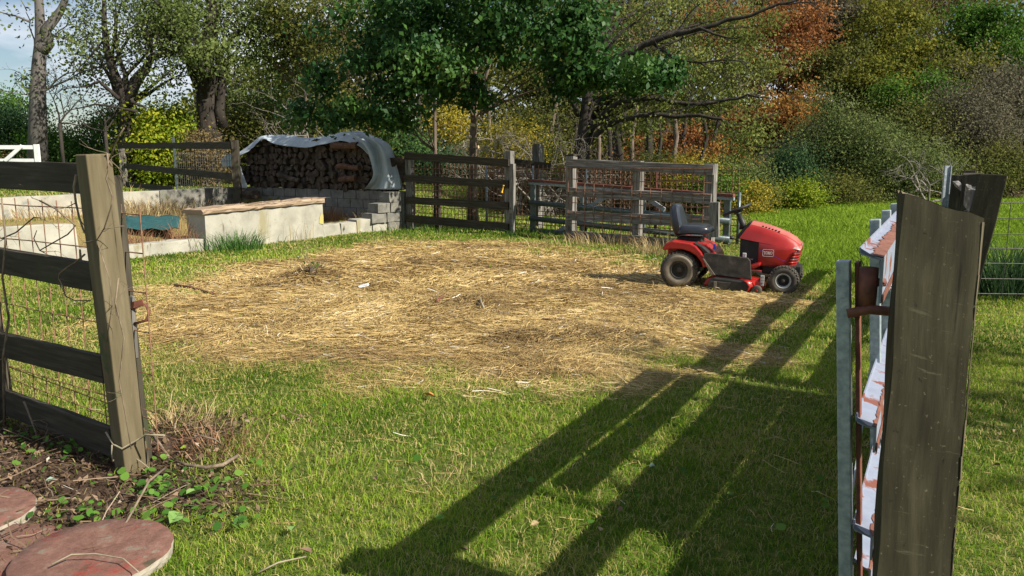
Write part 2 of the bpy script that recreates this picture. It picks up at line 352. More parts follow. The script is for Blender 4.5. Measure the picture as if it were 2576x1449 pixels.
    def grid(s, P, mi=0, smooth=True, close=False):
        """P: 2D list of points"""
        r = len(P); c = len(P[0]); vs = [p for row in P for p in row]; fs = []; uv = []
        for i in range(r - 1):
            for j in range(c - 1):
                fs.append([i * c + j, i * c + j + 1, (i + 1) * c + j + 1, (i + 1) * c + j])
                uv.append([(j / c, i / r), ((j + 1) / c, i / r), ((j + 1) / c, (i + 1) / r), (j / c, (i + 1) / r)])
        s.add(vs, fs, uv, smooth, mi); return s
    def build(s, name, mats, parent=None, loc=None, bevel=0, solid=0, sub=0, wrinkle=0, **kw):
        org = ORG[parent.name] if parent is not None else Vector(loc if loc is not None else (0, 0, 0))
        me = bpy.data.meshes.new(name)
        me.from_pydata([tuple(v - org) for v in s.v], [], s.f)
        ul = me.uv_layers.new(name='UVMap')
        flat = [c for u in s.uv for p in u for c in p]
        ul.data.foreach_set('uv', flat)
        me.polygons.foreach_set('use_smooth', s.sm); me.polygons.foreach_set('material_index', s.mi)
        me.update()
        o = link_mesh(name, me, mats, parent, org if parent is None else (0, 0, 0), **kw)
        if sub:
            b = o.modifiers.new('subdivision', 'SUBSURF'); b.levels = sub; b.render_levels = sub
        if wrinkle:
            for sz, k in ((.35, 1.0), (.11, .35)):
                tx = bpy.data.textures.new('wrinkles', 'CLOUDS'); tx.noise_scale = sz; tx.noise_depth = 3; tx.cloud_type = 'GRAYSCALE'
                b = o.modifiers.new('wrinkles', 'DISPLACE'); b.texture = tx; b.strength = wrinkle * k; b.mid_level = .5; b.texture_coords = 'LOCAL'
            solid = .005
        if solid:
            b = o.modifiers.new('solidify', 'SOLIDIFY'); b.thickness = solid
        if bevel:
            b = o.modifiers.new('bevel', 'BEVEL'); b.width = bevel; b.segments = 2; b.limit_method = 'ANGLE'; b.angle_limit = R(40)
        return o

def np_mesh(name, verts, faces, rnd):
    """verts (N,3), faces (M,k) all same k; rnd (N,)"""
    me = bpy.data.meshes.new(name); nv = len(verts); nf, k = faces.shape
    me.vertices.add(nv); me.vertices.foreach_set('co', verts.astype(np.float32).ravel())
    me.loops.add(nf * k); me.loops.foreach_set('vertex_index', faces.astype(np.int32).ravel())
    me.polygons.add(nf); me.polygons.foreach_set('loop_start', np.arange(0, nf * k, k, dtype=np.int32))
    me.polygons.foreach_set('loop_total', np.full(nf, k, dtype=np.int32))
    at = me.attributes.new('rnd', 'FLOAT', 'POINT'); at.data.foreach_set('value', rnd.astype(np.float32))
    me.update(calc_edges=True); return me
def unit(a): return a / (np.linalg.norm(a, axis=1, keepdims=True) + 1e-9)
def leaf_mesh(name, pts, size, rnd, aspect=.6, droop=0.0, flat=0.0, nrm=None):
    n = len(pts); a = unit(rng.normal(size=(n, 3)) + np.array([0, 0, -droop])); q = rng.normal(size=(n, 3)) + np.array([0, 0, flat])
    if nrm is not None: q = nrm * 1.5 + rng.normal(size=(n, 3)) * .55
    nn = unit(q - a * (a * q).sum(1, keepdims=True)); b = np.cross(a, nn)
    s = (size * rng.uniform(.6, 1.3, n))[:, None]
    fold = nn * s * .12
    v = np.stack([pts - a * s * .5, pts + b * s * aspect * .5 + fold, pts + a * s * .5, pts - b * s * aspect * .5 + fold], 1).reshape(-1, 3)
    f = np.arange(4 * n).reshape(n, 4)
    return np_mesh(name, v, f, np.repeat(np.clip(rnd, 0, 1), 4))
def clumps(center, radii, ncl, per, sig, shell=.45, bottom=-1.0):
    c = np.array(center); r = np.array(radii)
    d = unit(rng.normal(size=(ncl * 2, 3))); d = d[d[:, 2] > bottom][:ncl]; ncl = len(d)
    rad = rng.uniform(shell, 1, ncl) ** .6
    k1 = rng.normal(size=(3, 3)) * 2.2; ph = rng.uniform(0, 6.28, 3)
    rad = rad * (.84 + .24 * np.sin(d @ k1 + ph).sum(1))
    cc = c + d * rad[:, None] * r
    sg = sig * rng.uniform(.6, 1.4, (ncl, 1))
    per_i = rng.integers(int(per * .5), int(per * 1.5), ncl)
    idx = np.repeat(np.arange(ncl), per_i)
    p = cc[idx] + rng.normal(size=(len(idx), 3)) * sg[idx] * np.array([1, 1, .7])
    tone = rng.uniform(.1, .9, ncl)
    rn = tone[idx] * .75 + rng.uniform(0, .25, len(idx))
    nr = unit(unit(p - cc[idx]) * .9 + unit((p - c) / r) * .5 + np.array([0, 0, .35]))
    return cc, p, rn, nr
def bez(p0, p1, bend, n=6):
    p0 = Vector(p0); p1 = Vector(p1); m = (p0 + p1) / 2 + Vector(bend); out = []
    for i in range(n + 1):
        t = i / n; out.append(p0 * (1 - t) ** 2 + m * 2 * t * (1 - t) + p1 * t * t)
    return out
def wob(pts, a):
    return [pts[0]] + [p + Vector([random.uniform(-a, a) for _ in range(3)]) for p in pts[1:]]
def twigs(mb, p, d, ln, r, lvl):
    """recursive bare branching"""
    n = 4; pts = [Vector(p)]; dd = Vector(d).normalized()
    for i in range(n):
        dd = (dd + Vector([random.gauss(0, .22) for _ in range(3)])).normalized(); pts.append(pts[-1] + dd * ln / n)
    mb.tube(pts, [r * (1 - .6 * i / n) for i in range(n + 1)], 4 if r < .02 else 6, cap=False)
    if lvl:
        for k in range(random.choice((2, 3, 3))):
            q = pts[random.choice((2, 3, 4))]
            twigs(mb, q, dd + Vector([random.gauss(0, .6) for _ in range(3)]), ln * random.uniform(.55, .8), r * .5, lvl - 1)
BARK = {'gray': M['bark_gray'], 'dark': M['bark_dark'], 'mid': M['bark_mid']}
def tree(name, label, cat, base, blobs, leaf, size, tr, bark='dark', trunk_pts=None, limbs=10, group=None, droop=.3, extra=None, extra_r=None, twl=0, lk=.4):
    """blobs: list of (centre, radii, nclumps, per, sigma)"""
    base = Vector(base); base.z = hz(base.x, base.y) - .05
    t = thing(name, label, cat, base, group)
    P = []; Rn = []; CC = []; NN = []
    for c, r, n, per, sg in blobs:
        cc, p, rn, nr = clumps(c, r, n, per, sg); CC.append(cc); NN.append(nr); P.append(p); Rn.append(rn)
    mb = MB(); CC = np.concatenate(CC)
    c0 = Vector(blobs[0][0])
    if trunk_pts is None:
        top = Vector((c0.x * .7 + base.x * .3, c0.y * .7 + base.y * .3, c0.z + blobs[0][1][2] * .5))
        trunk_pts = wob(bez(base, top, (random.uniform(-.4, .4), 0, 0), 7), tr * .5)
    trunk_pts = [Vector(p) for p in trunk_pts]; m = len(trunk_pts) - 1
    rads = [tr * (1.25 if i == 0 else 1) * (1 - .72 * i / m) for i in range(m + 1)]
    mb.tube(trunk_pts, rads, 10)
    if extra:
        for q, er in zip(extra, extra_r):
            fine = []
            for i in range(len(q) - 1):
                fine += [q[i].lerp(q[i + 1], f) + Vector([random.uniform(-1, 1) * er * .5 for _ in range(3)]) * (f > 0) for f in (0, .5)]
            q = fine + [q[-1]]; k = len(q) - 1; mb.tube(q, [er * (1 - .8 * i / k) for i in range(k + 1)], 7)
            if k > 8:
                for _ in range(7):
                    j = random.randint(3, k); twigs(mb, q[j], (q[j] - q[j - 2]).normalized() + Vector((random.gauss(0, .4), random.gauss(0, .3), random.gauss(.1, .5))), random.uniform(.7, 1.6), er * .22, 2)
    mb.build('trunk', BARK[bark], t)
    if limbs:
        lb = MB(); ids = rng.choice(len(CC), min(limbs, len(CC)), replace=False)
        for i in ids:
            e = Vector(CC[i]); zz = [abs((p.z - base.z) - (e.z - base.z) * .65) for p in trunk_pts]
            k = int(np.argmin(zz)); s = trunk_pts[k]
            lb.tube(wob(bez(s, e, (0, 0, (e - s).length * .12), 5), .06), [rads[k] * lk * (1 - .8 * j / 5) + .008 for j in range(6)], 5, cap=False)
            if twl: twigs(lb, e, e - s, twl, .02, 2)
        lb.build('limbs', BARK[bark], t)
    if leaf:
        p = np.concatenate(P) - np.array(base); rn = np.concatenate(Rn)
        link_mesh('crown', leaf_mesh('crown', p, size, rn, droop=droop, nrm=np.concatenate(NN)), LM[leaf], t)
    return t
def blob_px(cx, cy, rx, ry, Y, n, per, sg, depth=1.0):
    c = V(cx, cy, Y); k = Y / FPX
    return (tuple(c), (rx * k, max(rx, ry) * k * depth, ry * k), n, per, sg)

# ------------------------------------------------------------------ ground
def build_ground():
    def axis(a, b, st, far0, far1):
        mid = np.arange(a, b, st); out = [b]; s = st
        while out[-1] < far1: s *= 1.25; out.append(out[-1] + s)
        lo = [a]; s = st
        while lo[-1] > far0: s *= 1.25; lo.append(lo[-1] - s)
        return np.concatenate([lo[::-1][:-1], mid, out])
    xs = axis(-14, 16, .2, -700, 700); ys = axis(0, 32, .2, -60, 900)
    X, Y = np.meshgrid(xs, ys); Z = hgt(X, Y)
    Z = Z + np.clip((np.hypot(X, Y) - 60) / 400, 0, 1) * -2
    s, d, f = masks(X, Y)
    nx, ny = len(xs), len(ys)
    i = np.arange(nx * ny).reshape(ny, nx)
    F = np.stack([i[:-1, :-1], i[:-1, 1:], i[1:, 1:], i[1:, :-1]], -1).reshape(-1, 4)
    me = np_mesh('ground', np.stack([X, Y, Z], -1).reshape(-1, 3), F, np.zeros(nx * ny))
    for nm, a in (('straw', s), ('dirt', d), ('forest', f)):
        at = me.attributes.new(nm, 'FLOAT', 'POINT'); at.data.foreach_set('value', a.ravel().astype(np.float32))
    me.polygons.foreach_set('use_smooth', np.ones(len(F), bool))
    m, t, b = nmat('ground cover')
    tcn = t.nodes.new('ShaderNodeTexCoord')
    def noi(sc, det=6):
        n = t.nodes.new('ShaderNodeTexNoise'); n.inputs['Scale'].default_value = sc; n.inputs['Detail'].default_value = det; n.inputs['Roughness'].default_value = .7
        t.links.new(tcn.outputs['Object'], n.inputs['Vector']); return n
    n1 = noi(14); n2 = noi(1.6, 4); n3 = noi(60)
    grass = ramp(t, [(.3, (.045, .08, .012)), (.5, (.10, .15, .025)), (.7, (.24, .22, .07))]); t.links.new(n1.outputs['Fac'], grass.inputs['Fac'])
    straw = ramp(t, [(.3, (.15, .095, .045)), (.5, (.34, .235, .10)), (.7, (.50, .38, .17))]); t.links.new(n3.outputs['Fac'], straw.inputs['Fac'])
    dirt = ramp(t, [(.3, (.035, .024, .017)), (.5, (.085, .055, .038)), (.7, (.16, .105, .075))]); t.links.new(n1.outputs['Fac'], dirt.inputs['Fac'])
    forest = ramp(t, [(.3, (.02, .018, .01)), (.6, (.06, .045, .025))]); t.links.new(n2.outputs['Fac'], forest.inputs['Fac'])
    cur = grass.outputs['Color']
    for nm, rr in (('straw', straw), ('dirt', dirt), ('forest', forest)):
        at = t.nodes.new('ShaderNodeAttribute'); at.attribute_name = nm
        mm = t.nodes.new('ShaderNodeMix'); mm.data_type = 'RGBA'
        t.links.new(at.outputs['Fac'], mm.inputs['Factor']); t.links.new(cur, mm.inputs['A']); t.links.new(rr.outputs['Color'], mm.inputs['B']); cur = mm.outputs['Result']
    t.links.new(cur, b.inputs['Base Color']); b.inputs['Roughness'].default_value = .95; b.inputs['Specular IOR Level'].default_value = .1
    bp = t.nodes.new('ShaderNodeBump'); bp.inputs['Strength'].default_value = .8; bp.inputs['Distance'].default_value = .03
    t.links.new(n3.outputs['Fac'], bp.inputs['Height']); t.links.new(bp.outputs[0], b.inputs['Normal'])
    link_mesh('ground', me, m, kind='structure')
build_ground()

def scatter(ymin, ymax, dens, xpad=1.3):
    """uniform random points in the wedge the photo can see (with margin for side steps)"""
    k = .66 * 1.12
    area = k * (ymax ** 2 - ymin ** 2) + 2 * xpad * (ymax - ymin); n = int(area * dens)
    y = np.sqrt(rng.uniform(ymin ** 2, ymax ** 2, n)); x = rng.uniform(-1, 1, n) * (k * y + xpad)
    return x, y
def ab(x, y):
    return (x - C0.x) * g2.x + (y - C0.y) * g2.y, (x - C0.x) * w2.x + (y - C0.y) * w2.y
def blade_arrays(x, y, z, h, w, lean, tiltdir=None):
    n = len(x); th = rng.uniform(0, 2 * np.pi, n); ph = rng.uniform(0, 2 * np.pi, n) if tiltdir is None else tiltdir
    sx = np.cos(th) * w * .5; sy = np.sin(th) * w * .5
    lx = np.cos(ph) * lean * h; ly = np.sin(ph) * lean * h
    v = np.zeros((n, 5, 3))
    v[:, 0] = np.stack([x - sx, y - sy, z - .01], 1); v[:, 1] = np.stack([x + sx, y + sy, z - .01], 1)
    mxx = x + lx * .35; myy = y + ly * .35; mz = z + h * .6
    v[:, 2] = np.stack([mxx + sx * .8, myy + sy * .8, mz], 1); v[:, 3] = np.stack([mxx - sx * .8, myy - sy * .8, mz], 1)
    v[:, 4] = np.stack([x + lx, y + ly, z + h * np.sqrt(np.clip(1 - .35 * lean ** 2, .15, 1))], 1)
    o = np.arange(n)[:, None] * 5
    f = np.concatenate([o + [0, 1, 2], o + [0, 2, 3], o + [3, 2, 4]], 0)
    return v.reshape(-1, 3), f
def grass_field():
    V_, F_, Rn = [], [], []; off = 0
    for y0, y1, de, hh, ww in ((1.6, 3.6, 9000, .026, .0032), (3.6, 6, 6500, .028, .0045), (6, 10, 2900, .032, .0075), (10, 16, 1200, .038, .013), (16, 34, 320, .05, .024)):
        x, y = scatter(y0, y1, de)
        s, d, f = masks(x, y); a, b = ab(x, y)
        meadow = (x > 3.2 + (y - 9) * .27) & (y > 9)
        inside = (b > 0) & (b < 5.85) & (a < .2) & (a > -14)
        patch = vnoise(x, y, 1.7, 8) * .6 + vnoise(x, y, 5.5, 9) * .4
        keep = (rng.uniform(0, 1, len(x)) > np.maximum(s * .985, d * .95)) & (f < .6) & ~(inside & (rng.uniform(0, 1, len(x)) < .85)) & ~(meadow & (y > 10.5))
        keep &= rng.uniform(0, 1, len(x)) < .35 + patch * 1.1
        keep &= ~((a > 0) & (a < 1.4) & (b > -.1) & (b < 5.85))
        x, y, patch = x[keep], y[keep], patch[keep]
        n = len(x); h = hh * rng.uniform(.5, 1.6, n) * (.7 + .9 * patch); lean = rng.uniform(.4, 1.7, n)
        v, fc = blade_arrays(x, y, hgt(x, y), h, ww * rng.uniform(.7, 1.4, n), lean)
        big = vnoise(x, y, .9, 12); r = np.clip(-.08 + .62 * big + .28 * vnoise(x, y, 3.3, 13) + rng.uniform(-.16, .18, n), 0, .72)
        dry = rng.uniform(0, 1, n) < .16 + .42 * (1 - patch) + .25 * np.clip(masks(x, y)[0] * 3, 0, 1)
        dry |= rng.uniform(0, 1, n) < .5 * sm(vnoise(x, y, .8, 50) * .7 + vnoise(x, y, 2.6, 51) * .3, .58, .75)
        r = np.where(dry, rng.uniform(.76, 1, n), r)
        V_.append(v); F_.append(fc + off); off += len(v); Rn.append(np.repeat(r, 5))
    link_mesh('lawn_grass', np_mesh('lawn_grass', np.concatenate(V_), np.concatenate(F_), np.concatenate(Rn)), LM['grass'],
              label='short mown green grass over the yard', cat='grass', kind='stuff')
    V_, F_, Rn = [], [], []; off = 0
    for y0, y1, de, hh, ww in ((9, 16, 900, .11, .012), (16, 24, 420, .13, .02), (24, 34, 220, .14, .032)):
        x, y = scatter(y0, y1, de, 3)
        f = masks(x, y)[2]; keep = (x > 3.2 + (y - 9) * .27) & (f < .6) & (y > 9 + 3 * rng.uniform(0, 1, len(x)) * vnoise(x, y, 1.2, 33)); x, y = x[keep], y[keep]; n = len(x)
        pt = vnoise(x, y, 1.1, 30)
        v, fc = blade_arrays(x, y, hgt(x, y), hh * rng.uniform(.5, 1.3, n) * (.6 + .6 * pt), ww * rng.uniform(.7, 1.3, n), rng.uniform(.2, 1.2, n))
        V_.append(v); F_.append(fc + off); off += len(v); Rn.append(np.repeat(np.clip(.2 + pt * .5 + rng.uniform(-.25, .25, n), 0, 1), 5))
    link_mesh('meadow_grass', np_mesh('meadow_grass', np.concatenate(V_), np.concatenate(F_), np.concatenate(Rn)), LM['meadow'],
              label='bright longer grass of the meadow beyond the tractor', cat='grass', kind='stuff')
grass_field()
def ribbon_arrays(x, y, z, ln, w, th, tilt, bendk):
    n = len(x); dx = np.cos(th); dy = np.sin(th); r = rng.uniform(-1, 1, n)
    sx = -dy * w * .5; sy = dx * w * .5; sz = w * .5 * r
    v = np.zeros((n, 6, 3))
    for i, t in enumerate((-.5, 0, .5)):
        px = x + dx * ln * t; py = y + dy * ln * t
        if t == 0: px = px - dy * bendk * ln; py = py + dx * bendk * ln
        pz = z + tilt * ln * (t + .5)
        v[:, 2 * i] = np.stack([px - sx, py - sy, pz - sz], 1); v[:, 2 * i + 1] = np.stack([px + sx, py + sy, pz + sz], 1)
    o = np.arange(n)[:, None] * 6
    f = np.concatenate([o + [0, 1, 3, 2], o + [2, 3, 5, 4]], 0)
    return v.reshape(-1, 3), f
def straw_cover():
    V_, F_, Rn = [], [], []; off = 0
    for y0, y1, de, ww, ll in ((3.0, 6.2, 5600, .0027, .10), (6.2, 9, 4200, .0042, .11), (9, 15.5, 2100, .007, .13)):
        x, y = scatter(y0, y1, de); s = masks(x, y)[0]; a, b = ab(x, y)
        keep = (rng.uniform(0, 1, len(x)) < np.maximum(s, .012)) & ~((b > 0) & (a < .2)); x, y, s = x[keep], y[keep], s[keep]; n = len(x)
        pt = vnoise(x, y, 1.4, 20); pt2 = vnoise(x, y, 4.2, 21); th = vnoise(x, y, .9, 22) * 5 + rng.normal(0, .75, n)
        up = rng.uniform(0, 1, n) ** 2 * (.012 + .035 * pt2 * s)
        v, fc = ribbon_arrays(x, y, hgt(x, y) + .006 + up, ll * rng.uniform(.35, 1.5, n), ww * rng.uniform(.6, 1.3, n), th, rng.normal(0, .10, n), rng.normal(0, .07, n))
        r = np.clip(.15 + .42 * pt + .3 * pt2 + rng.normal(0, .15, n), 0, .93)
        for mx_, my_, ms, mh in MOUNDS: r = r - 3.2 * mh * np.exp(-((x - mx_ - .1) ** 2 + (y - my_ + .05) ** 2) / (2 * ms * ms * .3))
        r = np.clip(np.where(rng.uniform(0, 1, n) < .012, 1, r), 0, 1)
        V_.append(v); F_.append(fc + off); off += len(v); Rn.append(np.repeat(r, 6))
    link_mesh('straw', np_mesh('straw', np.concatenate(V_), np.concatenate(F_), np.concatenate(Rn)), LM['straw'],
              label='golden straw raked out across the middle of the yard', cat='straw', kind='stuff')
straw_cover()
def litter():
    x, y = scatter(1.6, 6.5, 1500); d = masks(x, y)[1]; keep = rng.uniform(0, 1, len(x)) < d * .55; x, y = x[keep], y[keep]; n = len(x)
    p = np.stack([x, y, hgt(x, y) + .008 + rng.uniform(0, .02, n)], 1)
    link_mesh('leaf_litter', leaf_mesh('leaf_litter', p, .035, rng.uniform(0, 1, n) * .9 + .1 * (rng.uniform(0, 1, n) < .03), flat=2.5, aspect=.5), LM['litter'],
              label='dead leaves and bark mulch by the board fence', cat='leaf litter', kind='stuff')
    x, y = scatter(1.6, 6.5, 420); d = masks(x, y)[1]; keep = rng.uniform(0, 1, len(x)) < d * .7; x, y = x[keep], y[keep]; n = len(x)
    v, f = ribbon_arrays(x, y, hgt(x, y) + .012 + rng.uniform(0, .035, n), rng.uniform(.05, .25, n), rng.uniform(.002, .005, n), rng.uniform(0, 6.3, n), rng.normal(0, .2, n), rng.normal(0, .1, n))
    link_mesh('twig_litter', np_mesh('twig_litter', v, f, np.repeat(rng.uniform(0, .9, n), 6)), LM['litter'], label='thin dead twigs over the bare soil', cat='twigs', kind='stuff')
    # ground ivy
    P = []
    for px, py, r, n in [(q_[0], q_[1], q_[2] * 1.1, max(5, int(q_[3] * .42))) for q_ in ((360, 1225, .13, 60), (500, 1235, .16, 70), (420, 1245, .12, 50), (300, 1330, .14, 60), (240, 1300, .1, 34), (480, 1290, .14, 60), (300, 1120, .1, 30), (20, 1110, .16, 60), (400, 1180, .07, 20),
                         (110, 1320, .08, 24), (540, 1330, .12, 40), (150, 1130, .25, 110), (270, 1150, .2, 80), (1330, 1290, .3, 26), (1000, 1060, .6, 30), (1900, 1330, .5, 40), (680, 1180, .1, 8), (1600, 1180, .5, 20))]:
        c = G(px, py); q = rng.normal(size=(n, 2)) * r * .6 + np.array([c.x, c.y]); P.append(np.stack([q[:, 0], q[:, 1], hgt(q[:, 0], q[:, 1]) + rng.uniform(.02, .07, n)], 1))
    P = np.concatenate(P); P[:, 2] -= .012; n = len(P)
    # rounded six-sided leaves
    nn = unit(rng.normal(size=(n, 3)) * .35 + np.array([0, -.2, 1])); a = unit(np.cross(nn, rng.normal(size=(n, 3)))); b = np.cross(nn, a); s = rng.uniform(.009, .022, n)[:, None]
    ring = [P + (a * math.cos(t) + b * math.sin(t)) * s * (0.75 if k == 0 else 1) for k, t in enumerate(np.linspace(0, 2 * np.pi, 9)[:-1])]
    v = np.stack(ring, 1).reshape(-1, 3); f = np.arange(8 * n).reshape(n, 8)
    link_mesh('ground_ivy', np_mesh('ground_ivy', v, f, np.repeat(rng.uniform(0, 1, n), 8)), LM['ivy'], label='round green ivy leaves creeping over the soil', cat='ground cover', kind='stuff')
litter()

# ------------------------------------------------------------------ wire mesh panels
def mesh_panel(mb, A, B, z0, z1, dx, dz, r, sag=.01, vtop=None):
    A = Vector(A); B = Vector(B); Ln = (B - A).length; n = max(1, int(Ln / dx))
    for i in range(n + 1):
        p = A.lerp(B, min(1, i * dx / Ln)); j = random.uniform(-sag, sag); q = (B - A).normalized() * j
        mb.tube([p + Vector((0, 0, z0)), p + q + Vector((0, 0, (z0 + z1) / 2)), p + Vector((0, 0, z1 + (vtop or 0)))], r, 4, cap=False, smooth=False)
    z = z0
    while z <= z1 + .001:
        k = 5; mb.tube([A.lerp(B, i / k) + Vector((0, 0, z + random.uniform(-sag, sag))) for i in range(k + 1)], r, 4, cap=False, smooth=False)
        z += dz
    return mb

# ------------------------------------------------------------------ near left fence
def left_fence():
    p1 = G(338, 1186); p2 = G(8, 1050); d = (p2 - p1).normalized(); nrm = Vector((d.y, -d.x, 0))
    if nrm.dot(Vector((0, -1, 0))) < 0: nrm = -nrm       # towards the camera
    t = thing('board_fence', 'near dark board fence with four boards and rusty wire at the left edge', 'fence', p1)
    top = OP(240, 388, p1, Vector((0, 1, 0)))
    mb = MB(); mb.beam(p1 + Vector((0, 0, -.2)), Vector((top.x - .01, top.y, top.z)), .10, .118, side=d, jit=.003); mb.build('post', M['post_olive'], t, bevel=.006)
    mb = MB(); b2 = p1 - nrm * .084; mb.beam(b2 + Vector((-.022, 0, -.2)), b2 + Vector((top.x - p1.x - .022, 0, top.z - .10)), .045, .09, side=nrm, jit=.004); mb.build('backing_board', M['board_dark'], t, bevel=.004)
    mb = MB(); mb.beam(p2 + Vector((0, 0, -.2)), p2 + Vector((-.05, 0, 1.22)), .10, .12, side=d, jit=.003); mb.build('post', M['board_dark'], t, bevel=.006)
    p3 = p1 + d * 2.85; mb = MB(); mb.beam(p3 + Vector((0, 0, -.2)), p3 + Vector((-.03, 0, 1.45)), .10, .12, side=d, jit=.003); mb.build('post', M['board_dark'], t, bevel=.006)
    # rails sit on the yard side, butting against the post
    far = p1 + d * 2.6; pl = p1 + nrm * .0
    for (yl, yr, hh) in ((440, 448, .145), (655, 696, .14), (868, 928, .14), (1035, 1112, .15)):
        a = OP(int(205 + (yr - 440) * .12), yr, pl, nrm); b = OP(0, yl, pl, nrm)
        if yl == 868: b = OP(30, 872, pl, nrm)
        if yl == 1035: b = OP(45, 1022, pl, nrm)
        dd = (b - a); a = a - dd.normalized() * .01; b = a + dd.normalized() * (dd.length + 1.0)
        mb = MB(); mb.beam(a, b, hh, .04, side=(0, 0, 1), jit=.003); mb.build('rail', M['board_dark'], t, bevel=.004)
    # mesh
    back = p1 - nrm * .05
    mb = MB(); mesh_panel(mb, back - d * .14, back + d * 2.7, .12, 1.30, .155, .19, .0032, .012)
    for z in (.2, .27): mb.tube([back - d * .1 + Vector((0, 0, z)), back + d * 1.4 + Vector((0, 0, z + .03))], .0032, 4, cap=False)
    mb.build('wire_mesh', M['wire'], t)
    # latch board and hook
    q = OP(338, 735, back, nrm); q2 = OP(332, 900, back, nrm)
    mb = MB(); mb.beam(OP(336, 900, back, nrm) , OP(326, 745, back, nrm), .03, .05, side=nrm, jit=.003); mb.build('latch_board', M['fence_gray'], t, bevel=.003)
    mb = MB(); h = OP(335, 775, back, nrm)
    mb.tube([h, h + Vector((.06, 0, .02)), h + Vector((.075, 0, -.02)), h + Vector((.06, 0, -.06)), h + Vector((.0, 0, -.075))], .007, 6)
    mb.beam(h + Vector((-.02, -.01, .01)), h + Vector((.055, -.01, .03)), .03, .006, side=(0, 0, 1)); mb.build('latch_hook', M['rust'], t)
    # twine round the post
    mb = MB(); z = .155
    c = p1 + Vector((0, 0, z)); mb.tube([c + nrm * .075 + d * .09 + Vector((0, 0, .05)), c + nrm * .075 + d * .03 + Vector((0, 0, .0)), c + nrm * .08 - d * .06, c - d * .075 + Vector((0, 0, .03)), c - d * .13 + Vector((0, 0, .06)), c - d * .22 - nrm * .02 + Vector((.02, 0, .07))], .005, 5)
    mb.tube([c + nrm * .08 + d * .03, c + nrm * .085 + d * .03 + Vector((0, 0, -.04)), c + nrm * .085 + d * .025 + Vector((0, 0, -.08))], .005, 5)
    mb.build('twine', M['twine'], None, loc=p1 + Vector((0, 0, .15)), label='pale twine knotted round the foot of the left post', cat='twine')
    # vines
    def pv(lst, off=.08, r=.006):
        return [OP(a, b, p1 + nrm * off, nrm) for a, b in lst], [r * .8 * (1 - .5 * i / len(lst)) for i in range(len(lst))]
    lab = ['dry vine hanging in front of the top rail beside the post', 'dry vine arching through the wire left of the post', 'thin vine wound down the sunlit face of the post', 'curled vine hanging over the second rail', 'thin vine along the lower part of the post',
           'dead vine climbing the second post at the left edge', 'stiff twig sticking up behind the post top', 'twig looping under the third rail']
    for l, path, off, r in ((lab[0], [(192, 440), (186, 470), (191, 510), (200, 550), (212, 585), (220, 590)], .09, .008),
                         (lab[1], [(5, 600), (40, 585), (85, 547), (100, 548)], -.02, .006), (lab[2], [(270, 385), (273, 430), (267, 450), (283, 495), (280, 520), (262, 575), (243, 605), (255, 640), (275, 700), (283, 760), (268, 860)], .085, .005),
                         (lab[3], [(213, 640), (190, 660), (170, 672), (150, 688), (148, 700), (158, 720), (165, 745), (190, 757), (228, 755)], .07, .006), (lab[4], [(298, 700), (290, 760), (312, 850), (300, 960), (315, 1040), (330, 1130)], .09, .005),
                         (lab[5], [(12, 1090), (8, 900), (22, 800), (6, 700), (14, 600), (4, 500)], .07, .010), (lab[6], [(276, 400), (285, 375), (297, 345), (312, 322)], .0, .006),
                         (lab[7], [(60, 1010), (80, 1060), (105, 1130), (120, 1080)], .07, .007), ('dead stem crossing the wire between the upper rails', [(100, 505), (140, 525), (190, 568), (170, 590), (100, 630), (85, 600), (92, 580)], -.03, .006)):
        pts, rr = pv(path, off, r); mb = MB(); mb.tube(pts, rr, 5)
        for k in range(3):
            p = random.choice(pts); twigs(mb, p, Vector((random.uniform(-1, 1), .1, random.uniform(-1, .6))), .09, .0025, 1)
        mb.build('dry_vine', M['vine'], None, loc=pts[0], label=l, cat='vine', group='dry vines on the left fence')
left_fence()

